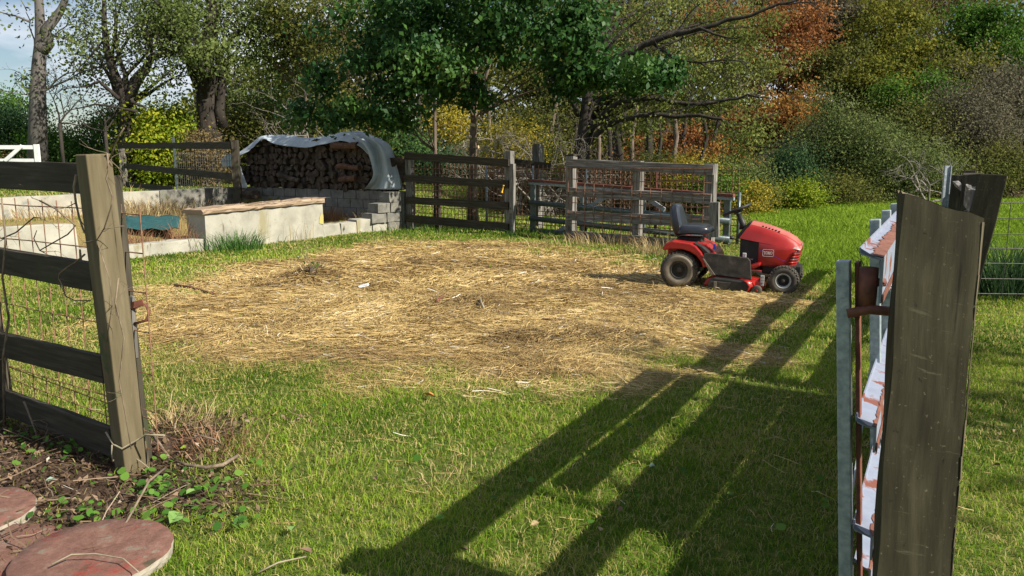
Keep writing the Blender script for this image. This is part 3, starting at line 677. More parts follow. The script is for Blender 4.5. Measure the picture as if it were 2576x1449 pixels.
# ------------------------------------------------------------------ right gate, posts, far fence
gdir = Vector((.553, 1, 0)).normalized(); gside = Vector((gdir.y, -gdir.x, 0))    # gside points right
def gate():
    A = G(2137, 1500); o = OP(2158, 640, V(2158, 640, 2.06), (0, 1, 0)); o = Vector((o.x, o.y, 0))
    t = thing('stock_gate', 'galvanised farm gate with wide white and rust rails on the right', 'gate', o)
    Lg = 2.95
    o0 = o.copy()
    def lean(z): return gside * (.012 + .09 * (1 - z / 1.26))
    for i, s in enumerate((0, .72, 1.3, 1.88, 2.45, 2.9)):
        mb = MB(); c = o + gdir * s - gside * (.048 if i == 0 else .022)
        ht = 1.235 if i == 0 else 1.30
        mb.beam(c + lean(.08) + Vector((0, 0, .08)), c + lean(ht) + Vector((0, 0, ht)), .034, .05, side=gside, mi=0)
        mb.build('upright', M['galv'], t, bevel=.003)
    mb = MB(); c = o + gdir * .04 - gside * .016; mb.beam(c + lean(.08) + Vector((0, 0, .08)), c + lean(1.23) + Vector((0, 0, 1.23)), .012, .045, side=gside); mb.build('inner_upright', M['rust'], t, bevel=.002)
    def rail(z, wdt, hh, s0=0.0, mat='railpaint'):
        o = o0 + gside * (.006 + .055 * (1 - z / 1.26))
        prof = [(-.002, .012), (0, 0), (wdt, -.012), (wdt + .002, -hh - .012), (wdt - .004, -hh - .012), (wdt - .006, -.018), (.004, -.006), (.002, .012)]
        mb = MB(); n = 14; P = []
        for (a, b) in prof + [prof[0]]:
            P.append([o + gdir * (s0 + (Lg - s0) * i / n) + gside * a + Vector((0, 0, z + b)) for i in range(n + 1)])
        mb.grid(P, smooth=False)
        for e in (0, n): mb.add([P[k][e] for k in range(len(prof))], [list(range(len(prof)))])
        rr = mb.build('rail', M[mat], t)
        mb = MB(); mb.beam(o + gdir * s0 + gside * (wdt + .0045) + Vector((0, 0, z - hh - .004)), o + gdir * Lg + gside * (wdt + .0045) + Vector((0, 0, z - hh - .004)), .003, .022, side=gside); mb.build('rusty_edge', M['rust'], rr)
        mb = MB(); k = 0.0; up_, lo_ = [], []
        f0 = .45 if z > 1.2 else .86
        while k < Lg - s0:
            f = min(.97, max(.05, f0 + random.uniform(-.16, .16) * (1 if z > 1.2 else .5))); q = o + gdir * (s0 + k)
            up_.append(q + gside * (wdt * f) + Vector((0, 0, z - .012 * f + .0025))); lo_.append(q + gside * (wdt + .001) + Vector((0, 0, z - .012 + .0025))); k += random.uniform(.006, .03)
        mb.grid([up_, lo_], smooth=False); mb.build('peeling_rust', M['rust_light'], rr)
        return rr
    for z, wd, hh, s0 in ((1.262, .058, .12, -.03), (1.055, .04, .10, .8), (.80, .052, .07, -.02), (.665, .03, .12, .6), (.49, .052, .07, -.02), (.35, .045, .33, .06)):
        rail(z, wd, hh, s0, 'galv' if z in (1.055, .665) else 'railpaint')
    # braces
    mb = MB(); mb.beam(o + gdir * .1 + Vector((0, 0, .15)), o + gdir * 1.45 + Vector((0, 0, 1.2)), .005, .04, side=gside); mb.build('brace', M['galv'], t)
    # hinge
    mb = MB(); hp = o + gside * .03 + Vector((0, 0, 1.13))
    mb.tube([hp + Vector((0, 0, .09)), hp + Vector((0, 0, -.03))], .024, 10); mb.tube([hp + Vector((-.05, 0, -.035)), hp + Vector((0, -.02, -.02)), hp + Vector((.10, -.05, -.025)), hp + Vector((.18, -.08, -.025))], .013, 8)
    mb.tube([hp + Vector((.0, 0, .05)), hp + Vector((.045, 0, .05))], .012, 6); mb.build('hinge', M['rust'], t)
    return o
GO = gate()
def near_post():
    c = G(2330, 1500); Yp = 1.80
    c = V(2352, 1449, Yp); c = Vector((c.x, Yp, 0)); s = .185
    x0 = V(2272, 500, Yp).x; x1 = V(2472, 560, Yp).x
    t = thing('gate_post', 'thick rough sawn wooden post with a torn sloping top, nearest at right', 'post', (c.x, Yp + .09, 0))
    # subdivided post with irregular slanted top
    mb = MB(); n = 26; m = 20; rows = []
    xb0 = V(2205, 1449, Yp).x; xb1 = V(2392, 1449, Yp).x; zb = V(2300, 1449, Yp).z
    zl = V(2272, 488, Yp).z; zr = V(2465, 548, Yp).z
    def corner(tu, z):   # tu around perimeter 0..4
        k = (z - zb) / (zl - zb); xa = xb0 + (x0 - xb0) * k; xb = xb1 + (x1 - xb1) * k
        dep = .17; sk = .10
        c4 = [Vector((xa, Yp, z)), Vector((xb, Yp + .0, z)), Vector((xb + .012, Yp + dep, z)), Vector((xa + .07, Yp + dep, z))]
        i = int(tu) % 4; f = tu - int(tu); return c4[i].lerp(c4[(i + 1) % 4], f)
    per = [i / 6 for i in range(24)]
    for r in range(n + 1):
        row = []
        for u in per + [per[0]]:
            q = corner(u, 0)
            fx = {0: u, 1: 1, 2: 3 - u, 3: 0}[int(u)]
            ztop = zl + (zr - zl) * fx + .003 * math.sin(u * 9) + (random.uniform(-.003, .003) if r == n else 0)
            z = -.3 + (ztop + .3) * r / n; q = corner(u, z)
            wv = .003 * math.sin(z * 14 + u * 3) + (.004 * math.sin(z * 5) if 1 <= u < 2 else 0)
            nx = Vector((wv, -abs(wv) * .5, 0)); row.append(q + nx)
        row[-1] = row[0].copy(); rows.append(row)
    vs = [p for row in rows for p in row]; fs = []; uv = []; c_ = len(rows[0])
    for i in range(n):
        for j in range(c_ - 1):
            fs.append([i * c_ + j, i * c_ + j + 1, (i + 1) * c_ + j + 1, (i + 1) * c_ + j])
            uv.append([(i * .07, j * .031), (i * .07, (j + 1) * .031), ((i + 1) * .07, (j + 1) * .031), ((i + 1) * .07, j * .031)])
    mb.add(vs, fs, uv)
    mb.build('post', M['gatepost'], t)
    mb = MB(); top = rows[-1][:-1]; ctr = sum(top, Vector()) / len(top)
    vs = [p + Vector((0, 0, .001)) for p in top] + [ctr.lerp(p, .55) + Vector((0, 0, random.uniform(-.012, .006))) for p in top] + [ctr + Vector((0, 0, -.008))]
    k = len(top); fs = [[i, (i + 1) % k, k + (i + 1) % k, k + i] for i in range(k)] + [[k + i, k + (i + 1) % k, 2 * k] for i in range(k)]
    mb.add(vs, fs, [[(random.random(), random.random()) for _ in f] for f in fs])
    for i in range(0):   # torn fibres
        p = random.choice(top[:8]) ; p = top[0].lerp(top[6], random.random()) if i < 50 else p
        l = random.uniform(.002, .008); mb.beam(p + Vector((0, -.003, .004)), p + Vector((random.uniform(-.003, .003), -.004 - random.random() * .003, -l)), .0016, .0012)
    mb.build('torn_top', M['torn'], t)
    mb = MB()      # pale splintered right edge
    zc = zr - .01
    while zc > -.2:
        ln = random.uniform(.05, .2); wd = random.uniform(.0015, .004) * (1.7 if zc > zr - .12 else 1)
        mb.beam(corner(1.0, zc) + Vector((random.uniform(-.001, .002), -.001, 0)), corner(1.0, zc - ln) + Vector((random.uniform(-.001, .002), -.001, 0)), wd, .004, side=(1, 0, 0), taper=random.uniform(.3, 1))
        zc -= ln * random.uniform(.6, 1.3)
    mb.build('splintered_edge', M['torn'], t)
    return c
near_post()
def far_fence():
    P2 = V(2497, 445, 4.6); P2 = Vector((P2.x, P2.y, 0)); d = Vector((.50, .866, 0)).normalized(); s = Vector((d.y, -d.x, 0))
    t = thing('board_fence', 'dark board fence running away behind the thick gate post', 'fence', P2)
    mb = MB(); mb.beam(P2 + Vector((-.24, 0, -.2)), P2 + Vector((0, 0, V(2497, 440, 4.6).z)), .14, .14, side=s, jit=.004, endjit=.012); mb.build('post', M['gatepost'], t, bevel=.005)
    ps = []
    for k, (px, py, Y) in enumerate(((2448, 438, 6.0), (2412, 443, 7.6))):
        q = V(px, py, Y); mb = MB(); ps.append(q); mb.beam((q.x, q.y, -.2), q, .14, .14, side=s, jit=.004, endjit=.012); mb.build('post', M['board_dark'], t, bevel=.005)
    end = Vector((5.6, 9.6, 0))
    mb = MB(); mb.beam(end + Vector((0, 0, -.2)), end + Vector((0, 0, 1.38)), .14, .14, side=s, jit=.004); mb.build('post', M['board_dark'], t, bevel=.005)
    for z in (.28, .62, .96, 1.25):
        pr = P2
        mb = MB(); mb.beam(P2 - s * .085 + Vector((0, 0, z)), end - s * .085 + Vector((0, 0, z + random.uniform(-.02, .02))), .15, .035, side=(0, 0, 1), jit=.008); mb.build('rail', M['fence_gray'] if z > 1.2 else M['board_dark'], t)
    # crooked capping strip and old wires
    mb = MB(); pts = [V(a, b, Y) for a, b, Y in ((2404, 458, 7.2), (2416, 470, 6.6), (2430, 480, 6.1), (2445, 497, 5.6), (2452, 512, 5.2), (2448, 528, 4.9), (2418, 546, 4.7))]
    for i in range(len(pts) - 1): mb.beam(pts[i], pts[i + 1], .045, .02, side=s, jit=.003)
    mb.build('cap_strip', M['fence_gray'], t)
    mb = MB(); 
    for a in (((2445, 470, 5.5), (2475, 472, 4.7)), ((2450, 474, 5.5), (2474, 482, 4.7))): mb.tube([V(*a[0]), V(*a[1])], .003, 4)
    mb.build('tie_wire', M['wire_gray'], t)
    # steel stake in front
    q = V(2384, 417, 6.2); mb = MB(); mb.beam((q.x, q.y, -.1), q, .045, .02, side=(1, 0, 0)); mb.beam((q.x + .02, q.y, -.1), q + Vector((.02, 0, 0)), .006, .045, side=(1, 0, 0))
    mb.build('steel_stake', M['galv'], None, loc=(q.x, q.y, 0), label='plain grey steel stake standing above the far end of the gate', cat='stake')
    # field mesh
    A = Vector((4.75, 7.9, 0)); B = Vector((9.8, 7.6, 0)); t = thing('wire_fence', 'green field wire fence with square mesh at the right edge', 'fence', A)
    mb = MB(); mesh_panel(mb, A, B, .15, 1.08, .30, .155, .0045, .006); mb.build('wire_mesh', M['wire_gray'], t)
    for x in (9.6,): mb = MB(); mb.beam((x, 7.62, -.1), (x, 7.62, 1.25), .04, .04); mb.build('post', M['galv_dark'], t)
far_fence()

# ------------------------------------------------------------------ foundation walls
def at_ab(a, b, z=0): return C0 + g2 * a + w2 * b + Vector((0, 0, z))
def wallbox(mb, a0, a1, b0, b1, z0, z1, n=8, jit=.012, ztop1=None, mi=0):
    """wall with slightly uneven faces; top height from z1 to ztop1"""
    zt1 = ztop1 if ztop1 is not None else z1; alongA = abs(a1 - a0) > abs(b1 - b0)
    rows = []
    for i in range(n + 1):
        t = i / n; zt = z1 + (zt1 - z1) * t
        if alongA: a = a0 + (a1 - a0) * t; cs = [(a, b0), (a, b1)]
        else: b = b0 + (b1 - b0) * t; cs = [(a0, b), (a1, b)]
        j = lambda: random.uniform(-jit, jit)
        lo, hi = at_ab(*cs[0]), at_ab(*cs[1])
        ring = [lo + Vector((j(), j(), z0)), lo + Vector((j(), j(), (z0 + zt) / 2)), lo + Vector((j(), j(), zt + j())), hi + Vector((j(), j(), zt + j())), hi + Vector((j(), j(), (z0 + zt) / 2)), hi + Vector((j(), j(), z0))]
        rows.append(ring + [ring[0]])
    mb.grid(rows, smooth=False, mi=mi)
    for e in (0, n): mb.add(rows[e][:-1], [list(range(6))], None, False, mi)
def walls():
    lp_ = at_ab(-3.9, .2)
    # F line
    t = thing('block_wall', 'pale rendered concrete wall block capped with a rotten timber', 'wall', at_ab(-3.6, .2))
    mb = MB(); wallbox(mb, -4.93, -2.3, .02, .52, -.1, .61, 10, .006, .69); mb.build('wall', M['concrete'], t, bevel=.012)
    rs = []
    mb = MB(); n = 26
    rows = []
    for i in range(n + 1):
        tt = i / n; a = -5.0 + 2.72 * tt; zb = .615 + .08 * tt; hh = .085 + .018 * math.sin(tt * 9) + random.uniform(-.008, .008)
        j = lambda s=.012: random.uniform(-s, s)
        ring = [at_ab(a, -.02 + j(), zb + .004), at_ab(a, -.035 + j(.018), zb + hh * .5), at_ab(a, -.01 + j(.02), zb + hh), at_ab(a, .22, zb + hh + j(.014)), at_ab(a, .50, zb + hh * .9 + j()), at_ab(a, .55 + j(), zb + hh * .4), at_ab(a, .53, zb + .004)]
        rows.append(ring + [ring[0]])
    vs = [p for r in rows for p in r]; c = 8; fs = []; uv = []
    for i in range(n):
        for k in range(7):
            fs.append([i * c + k, i * c + k + 1, (i + 1) * c + k + 1, (i + 1) * c + k]); uv.append([(i * .1, k * .06), (i * .1, k * .06 + .06), (i * .1 + .1, k * .06 + .06), (i * .1 + .1, k * .06)])
    mb.add(vs, fs, uv)
    for e in (0, n): mb.add(rows[e][:-1], [list(range(7))])
    for i in range(26):
        a = random.uniform(-4.95, -2.4); z = .62 + .08 * (a + 5) / 2.7; mb.beam(at_ab(a, random.uniform(-.03, .4), z + .09), at_ab(a + random.uniform(.15, .4), random.uniform(-.03, .4), z + random.uniform(.09, .105)), .025, .008, jit=.003)
    mb.build('timber_cap', M['rotten'], t)
    mb = MB(); mb.add([at_ab(-2.42, .012, .30), at_ab(-2.31, .010, .27), at_ab(-2.305, .010, .46), at_ab(-2.36, .011, .50), at_ab(-2.40, .011, .42)], [[0, 1, 2, 3, 4]]); mb.build('paint_smear', M['yellowpaint'], t, solid=.004)
    # low front wall with joints + far tall bit
    t = thing('low_wall', 'knee low pale concrete wall between the two taller rendered walls', 'wall', at_ab(-6, .2))
    mb = MB(); wallbox(mb, -7.0, -4.96, .05, .36, -.1, .21, 10, .012); mb.build('wall', M['concrete'], t, bevel=.01)
    t = thing('end_wall', 'tall pale concrete wall seen through the wire of the near fence', 'wall', at_ab(-9, .2))
    mb = MB(); wallbox(mb, -12.5, -7.03, .05, .36, -.1, .66, 14, .012, .60); mb.build('wall', M['concrete'], t, bevel=.01)
    t = thing('block_kerb', 'single course of weathered pale blocks in front of the grey back wall', 'wall', at_ab(-1.2, .2))
    for i in range(5):
        mb = MB(); a0 = -2.25 + i * .46; wallbox(mb, a0, a0 + .44, .08, .36, -.1, .27 + random.uniform(-.02, .03), 3, .014); mb.build('block', M['concrete'], t, bevel=.015)
    # side wall L
    t = thing('side_wall', 'long low whitewashed wall on the far side of the old foundation', 'wall', at_ab(-6, 5.25))
    mb = MB(); wallbox(mb, -14, -2.2, 5.65, 5.93, .0, .68, 26, .008, .81); mb.build('wall', M['concrete'], t, bevel=.008)
    mb = MB(); wallbox(mb, -2.19, .12, 5.65, 5.91, .0, .81, 6, .006, .84); mb.build('grey_section', M['block'], t, bevel=.008)
    # back wall B of cinder blocks
    t = thing('cinder_block_wall', 'shaded grey cinder block wall carrying the woodpile', 'wall', at_ab(0, 2.5))
    mb = MB(); wallbox(mb, .02, .24, -.02, 5.6, -.1, .83, 8, .001); mb.build('mortar', M['mortar'], t)
    for row in range(4):
        z0 = .03 + row * .205; b = -.02 - (row % 2) * .2
        while b < 5.5:
            b0 = max(b, -.02) + .006; b1 = min(b + .40, 5.6) - .006
            if b1 - b0 > .05 and not (row == 3 and b0 > 5.3):
                mb = MB(); j = random.uniform(-.004, .004)
                wallbox(mb, .005 + j, .255 + j, b0, b1, z0, z0 + .195, 1, .002); mb.build('block', M['block'], t, bevel=.006)
            b += .41
    t = thing('block_pier', 'stepped pier of stacked grey blocks at the corner by the fence', 'wall', at_ab(-.4, .2))
    for (a0, a1, b0, b1, z0, z1) in ((-.42, -.02, .0, .30, .62, .84), (-.78, -.40, .0, .30, .41, .61), (-.38, -.02, .0, .30, .41, .61), (-.95, -.50, .02, .32, .20, .40), (-.48, -.02, .02, .3, .20, .40), (-.45, -.03, .02, .3, -.05, .19)):
        mb = MB(); wallbox(mb, a0 + .3 * 0, a1, b0, b1, z0, z1, 2, .012); mb.build('block', M['block'], t, bevel=.02)
walls()

# ------------------------------------------------------------------ firewood and tarp
def firewood():
    protos = []
    for k in range(9):
        mb = MB(); n = random.choice((4, 5, 5, 6)); r = .085; pr = []
        for i in range(n):
            t_ = 2 * math.pi * i / n + random.uniform(-.3, .3); pr.append((math.cos(t_) * r * random.uniform(.7, 1.2), math.sin(t_) * r * random.uniform(.6, 1.1)))
        rows = []
        for s in (0, .12, .26, .40):
            k_ = random.uniform(.93, 1.05); rows.append([Vector((a * k_ + random.uniform(-.006, .006), s, b * k_ + random.uniform(-.006, .006))) for a, b in pr])
        vs = [p for rr in rows for p in rr]; fs = []
        for i in range(3):
            for j in range(n): fs.append([i * n + j, i * n + (j + 1) % n, (i + 1) * n + (j + 1) % n, (i + 1) * n + j])
        fs.append(list(range(n))[::-1]); fs.append([3 * n + j for j in range(n)])
        mb.add(vs, fs)
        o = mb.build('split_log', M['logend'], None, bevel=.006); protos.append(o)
    used = set(); grp = 'split logs in the tarp covered woodpile'; lab = 'dark split log with its cut end showing in the covered woodpile'
    rotz = math.atan2(w2.y, w2.x)
    def topz(b):     # stack outline
        return .84 + np.interp(b, [.35, .6, 1.5, 3.2, 4.5, 4.9, 5.5], [.70, .93, 1.14, 1.09, 1.17, 1.03, .74])
    row = 0; z = .915; cnt = 0
    while z < 2.2:
        b = .28 + (row % 2) * .075 + random.uniform(-.02, .02)
        while b < 5.5:
            if z < topz(b) - .02:
                k = random.randrange(9); s = random.uniform(.9, 1.5)
                o = protos[k] if k not in used else protos[k].copy()
                if k in used: COL.objects.link(o)
                used.add(k)
                p = at_ab(-.02 + random.uniform(-.05, .06), b, z + random.uniform(-.02, .02)); o.location = p
                o.rotation_euler = (random.gauss(0, .10), random.uniform(0, 6.28), rotz + math.pi + random.gauss(0, .14)); o.scale = (s, 1, s)
                tag(o, 'dark split log end in the %s %s of the covered woodpile' % (('lower', 'middle', 'upper')[min(2, int((z - .9) / .36))], ('right', 'middle', 'left')[min(2, int(b / 1.6))]) if True else lab, 'log', grp); cnt += 1
            b += .178 * random.uniform(.85, 1.2)
        z += .142; row += 1
    def biglog(name, p0, p1, r, m, l):
        mb = MB(); pts = wob(bez(p0, p1, (0, 0, 0), 5), .012); mb.tube(pts, [r * random.uniform(.88, 1.08) for _ in pts], 9, smooth=False); mb.build('log', m, None, loc=(Vector(p0) + Vector(p1)) / 2 - Vector((0, 0, r)), label=l, cat='log', bevel=.004)
    nf = -g2
    P0 = at_ab(-.12, 0)
    for (x0, y0, x1, y1, r, m, l) in ((836, 366, 900, 366, .085, 'logred', 'thick reddish log lying crosswise at the top right of the woodpile'), (850, 418, 905, 422, .062, 'logred', 'long brown log lying crosswise halfway up the right of the woodpile'),
                                      (855, 452, 895, 448, .07, 'logred', 'short reddish split log low at the right of the woodpile'), (752, 455, 700, 440, .06, 'logend', 'slanting split log near the bottom middle of the woodpile')):
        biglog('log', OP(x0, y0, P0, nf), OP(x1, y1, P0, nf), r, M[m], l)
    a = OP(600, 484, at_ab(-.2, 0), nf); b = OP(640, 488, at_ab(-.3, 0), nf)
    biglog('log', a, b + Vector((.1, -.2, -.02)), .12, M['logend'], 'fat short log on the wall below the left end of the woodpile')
firewood()
def tarp():
    nf = -g2; t = thing('tarp', 'white plastic tarp draped over the woodpile and down its right side', 'tarp', at_ab(.2, 2.5, .85))
    # front edge in photo, left to right
    fe = [(582, 402), (598, 393), (618, 385), (640, 370), (661, 341), (680, 360), (710, 366), (745, 370), (772, 372), (800, 365), (830, 360), (858, 352), (880, 358), (900, 364), (918, 378), (926, 392)]
    te = [(588, 388), (602, 380), (622, 367), (642, 354), (659, 336), (685, 340), (712, 338), (745, 340), (775, 346), (800, 345), (828, 342), (855, 326), (885, 338), (915, 348), (945, 356), (972, 366)]
    rows = []
    for f in np.linspace(0, 1, 7):
        row = []
        for i, ((fx, fy), (tx, ty)) in enumerate(zip(fe, te)):
            p0 = OP(fx, fy, at_ab(-.16, 0), nf); p1 = OP(tx, ty, at_ab(.05, 0), nf); p2 = OP(tx + 6, ty + 6, at_ab(.75, 0), nf)
            q = p0.lerp(p1, min(1, f * 2.2)) if f < .45 else p1.lerp(p2, (f - .45) / .55)
            q = q + Vector((0, 0, .025 * math.sin(i * 1.9 + f * 6) * (f > 0)))
            row.append(q)
        rows.append(row)
    # lower front lip thickness
    mb = MB(); mb.grid(rows); mb.build('top_sheet', M['tarp'], t, sub=3, wrinkle=.055)
    # right hanging flap: front edge then outer edge
    lf = [(878, 336), (912, 352), (925, 372), (930, 400), (935, 430), (936, 455), (914, 476)]
    cols = []
    L_ = [(868, 330), (905, 352), (925, 374), (932, 402), (940, 430), (937, 455), (913, 476)]
    Rr = [(905, 328), (950, 346), (976, 360), (987, 376), (994, 404), (1004, 442), (1012, 477)]
    for i, ((a, b), (c, d)) in enumerate(zip(L_, Rr)):
        row = []
        for k in range(11):
            f = k / 10; x = a + (c - a) * f; y = b + (d - b) * f
            dep = -.26 - .11 * math.sin(f * math.pi * 3.4 + i * .35) * min(1, i / 2) - .05 * i / 6 + .30 * f * f
            row.append(OP(x, y, at_ab(dep, 0), nf))
        cols.append(row)
    mb = MB(); mb.grid(cols)
    P = [[cols[i][10].lerp(OP(Rr[i][0] - 1, Rr[i][1] + 3, at_ab(.75, 0), nf), k / 4) for k in range(5)] for i in range(7)]
    mb.grid(P); mb.build('side_flap', M['tarp'], t, sub=3, wrinkle=.055)
    mb = MB(); pts = [[OP(x, y, at_ab(dp, 0), nf) for x, dp in ((x0, -.25), ((x0 + x1) / 2, -.3), (x1, -.27))] for y, x0, x1 in ((384, 583, 597), (405, 579, 603), (432, 585, 608), (455, 592, 618), (474, 608, 624))]
    mb.grid(pts); mb.build('left_flap', M['tarp'], t, sub=3, wrinkle=.035)
    mb = MB(); pts = [[OP(x, y, at_ab(.5, 0), nf) for x in xs] for y, xs in ((386, (575, 583, 592)), (398, (558, 573, 592)), (410, (553, 572, 592)), (419, (562, 575, 588)))]
    mb.grid(pts); mb.build('blown_corner', M['tarp'], t, sub=3, wrinkle=.035)
tarp()
def teal_cloth():
    mb = MB(); rows = []
    for i in range(9):
        row = []
        for j in range(13):
            f, k = j / 12, i / 8; p = G(312 + f * 140, 580 - k * 34, .30 + .12 * k)
            row.append(p + Vector((0, 0, .02 * math.sin(j * 1.3 + i) + .03)))
        rows.append(row)
    mb.grid(rows); mb.build('ground_cloth', M['teal'], None, loc=rows[4][6], label='teal cloth half buried in dry weeds inside the low walls', cat='cloth', solid=.01)
teal_cloth()

# ------------------------------------------------------------------ fence behind left wall, white gate
def back_left_fence():
    pr = V(590, 490, 19.0); pl = V(305, 482, 25.5)
    t = thing('board_fence', 'three rail board fence with wire left of the woodpile', 'fence', (pr.x, pr.y, .6))
    for (x, yt, Y, m) in ((590, 352, 19.0, 'board_dark'), (306, 360, 25.5, 'fence_gray')):
        q = V(x, yt, Y); mb = MB(); mb.beam((q.x, q.y, .2), q, .16, .16, jit=.004); mb.build('post', M[m], t)
    q = V(436, 345, 22); mb = MB(); mb.beam((q.x, q.y, .3), q, .05, .05); mb.build('post', M['galv_dark'], t)
    for (xl, yl, xr, yr, h, Yr) in ((300, 367, 588, 366, .17, 19.0), (318, 417, 590, 445, .17, 19.0), (322, 464, 440, 476, .16, 22)):
        mb = MB(); a = V(xl, yl, 25.5); b = V(xr, yr, Yr); mb.beam(a - Vector((0, .1, 0)), b - Vector((0, .1, 0)), h, .04, side=(0, 0, 1), jit=.008); mb.build('rail', M['board_dark'], t)
    mb = MB(); mesh_panel(mb, (q.x, q.y, 0), (pr.x, pr.y, 0), .7, 1.75, .16, .16, .006, .01); mb.build('wire_mesh', M['wire_gray'], t)
back_left_fence()
def white_gate():
    Y = 22.0; pl = V(-60, 365, Y); pr = V(95, 365, Y)
    t = thing('white_gate', 'white painted gate with diagonal braces before the hedge at far left', 'gate', (pr.x, Y, .6))
    zt = pr.z; zb = .72
    def bar(p, q, w, nm): mb = MB(); mb.beam(p, q, w, .05, side=(0, 1, 0) if False else None); mb.build(nm, M['white'], t, bevel=.004)
    for x in (pr.x - .04, pl.x): 
        mb = MB(); mb.beam((x, Y, zb), (x, Y, zt + .02), .13, .08, side=(1, 0, 0)); mb.build('stile', M['white'], t, bevel=.004)
    for z in (zt - .06, zt - .43, zb + .1):
        mb = MB(); mb.beam((pl.x + .07, Y, z), (pr.x - .11, Y, z), .11, .045, side=(0, 0, 1)); mb.build('rail', M['white'], t, bevel=.004)
    for (x0, y0, x1, y1) in ((12, 405, 55, 367), (-58, 367, -5, 405)):
        a = V(x0, y0, Y - .05); b = V(x1, y1, Y - .05); mb = MB(); mb.beam(a, b, .10, .04, side=(0, 0, 1)); mb.build('brace', M['white'], t, bevel=.004)
white_gate()

# ------------------------------------------------------------------ back fences A-B, C-E, pen gate
FA = G(1028, 577); FD = -w2
def nfence():
    nf = (-g2).copy(); nf.z = 0
    P0 = FA
    t = thing('board_fence', 'shaded four rail fence with wire between the block wall and the narrow gap', 'fence', FA)
    for (x, yt) in ((1030, 383), (1281, 380)):
        q = OP(x, yt, P0, nf); mb = MB(); mb.beam((q.x, q.y, -.2), q, .15, .13, side=FD, jit=.005, endjit=.01); mb.build('post', M['fence_gray'], t, bevel=.005)
    q = OP(1290, 412, P0 - g2 * .1, nf); mb = MB(); mb.beam((q.x, q.y, -.2), q, .09, .09, side=FD, jit=.004); mb.build('post', M['fence_gray'], t, bevel=.004)
    q = OP(1100, 392, P0 + g2 * .1, nf); mb = MB(); mb.beam((q.x, q.y, -.2), q, .12, .1, side=FD, jit=.004); mb.build('post', M['board_dark'], t, bevel=.004)
    for (yl, yr, h) in ((392, 410, .16), (448, 464, .15), (503, 518, .15), (548, 573, .17)):
        a = OP(1018, yl, P0 - g2 * .085, nf); b = OP(1280, yr, P0 - g2 * .085, nf); mb = MB(); mb.beam(a, b, h, .04, side=(0, 0, 1), jit=.006); mb.build('rail', M['board_dark'], t, bevel=.004)
    a = OP(1035, 500, P0 - g2 * .03, nf); b = OP(1280, 500, P0 - g2 * .03, nf); a.z = b.z = 0
    mb = MB(); mesh_panel(mb, a, b, .15, 1.45, .10, .12, .0062, .015); mb.build('wire_mesh', M['wire'], t)
    h = OP(1265, 475, P0 - g2 * .16, nf)
    mb = MB(); prof = [(.0, -.085), (.022, -.085), (.024, -.07), (.013, -.06), (.013, .05), (.022, .06), (.022, .075), (.0, .08)]
    mb.lathe(prof, (0, 0, 0), 'z', 12); o = mb.build('spring_hook', M['yellow'], None, loc=(0, 0, 0), label='yellow plastic spring gate handle hanging on the fence post', cat='gate handle'); o.location = h; o.rotation_euler = (0, R(14), 0)
    # brown dry brush on panel in the gap
    # fence C-E
    C1 = G(1437, 602)
    t = thing('board_fence', 'silvered wooden fence with wire mesh in front of the steel pen gate', 'fence', C1)
    E = G(1792, 630); d = (E - C1).normalized(); n2 = Vector((d.y, -d.x, 0))
    if n2.y > 0: n2 = -n2
    for (x, yt, m) in ((1438, 394, .17), (1607, 405, .15), (1791, 412, .16)):
        q = OP(x, yt, C1, n2); mb = MB(); mb.beam((q.x, q.y, -.2), q, m, .14, side=d, jit=.004, endjit=.01); mb.build('post', M['fence_gray'], t, bevel=.005)
    for (xl, yl, xr, yr, h) in ((1427, 411, 1795, 428, .17), (1426, 483, 1790, 500, .17), (1426, 542, 1793, 560, .18), (1440, 592, 1780, 618, .17)):
        a = OP(xl, yl, C1 + n2 * .09, n2); b = OP(xr, yr, C1 + n2 * .09, n2); mb = MB(); mb.beam(a, b, h, .04, side=(0, 0, 1), jit=.006); mb.build('rail', M['fence_gray'], t, bevel=.004)
    mb = MB(); a = Vector((C1.x, C1.y, 0)) + n2 * .13; b = Vector((E.x, E.y, 0)) + n2 * .13; mesh_panel(mb, a, b, .1, 1.38, .20, .21, .007, .02)
    mb.build('wire_mesh', M['wire'], t)
    q = OP(1798, 508, C1 + n2 * .22, n2); r = OP(1797, 597, C1 + n2 * .22, n2); mb = MB(); mb.beam(r, q, .16, .05, side=d, jit=.006); mb.build('short_board', M['fence_gray'], t, bevel=.005)
    # posts further back
    for i, (x, yt, yb, Y, w, l) in enumerate(((1354, 363, 560, 17.6, .2, 'tall square post standing alone behind the narrow gap'), (1440, 388, 570, 16.2, .17, 'dark square post just behind the first post of the silvered fence'))):
        q = V(x, yt, Y); mb = MB(); mb.beam((q.x, q.y, -.2), q, w, w, side=d, jit=.005, endjit=.01); mb.build('fence_post', M['fence_gray' if i == 0 else 'board_dark'], None, loc=(q.x, q.y, 0), label=l, cat='post', bevel=.006)
    # pen mesh behind
    a = V(1225, 500, 17.5); b = V(1860, 500, 13.9); a.z = b.z = 0
    t = thing('wire_pen', 'old rusty wire pen fence behind the steel gate', 'fence', a)
    mb = MB(); mesh_panel(mb, a, b, .05, 1.42, .11, .10, .008, .02); mb.build('wire_mesh', M['wire'], t)
    for f, hh, mm in ((.0, 1.45, 'galv'), (.22, 1.4, 'galv'), (.45, 1.5, 'galv_dark'), (.72, 1.4, 'rust'), (1, .95, 'galv_dark')):
        p = a.lerp(b, f); mb = MB(); mb.tube([p, p + Vector((0, 0, hh))], .028, 6); mb.build('post', M[mm], t)
    mb = MB(); a2 = V(1290, 408, 17.3); b2 = V(1385, 420, 17.0); mb.beam(a2, b2, .16, .04, side=(0, 0, 1)); mb.build('rail', M['board_dark'], t)
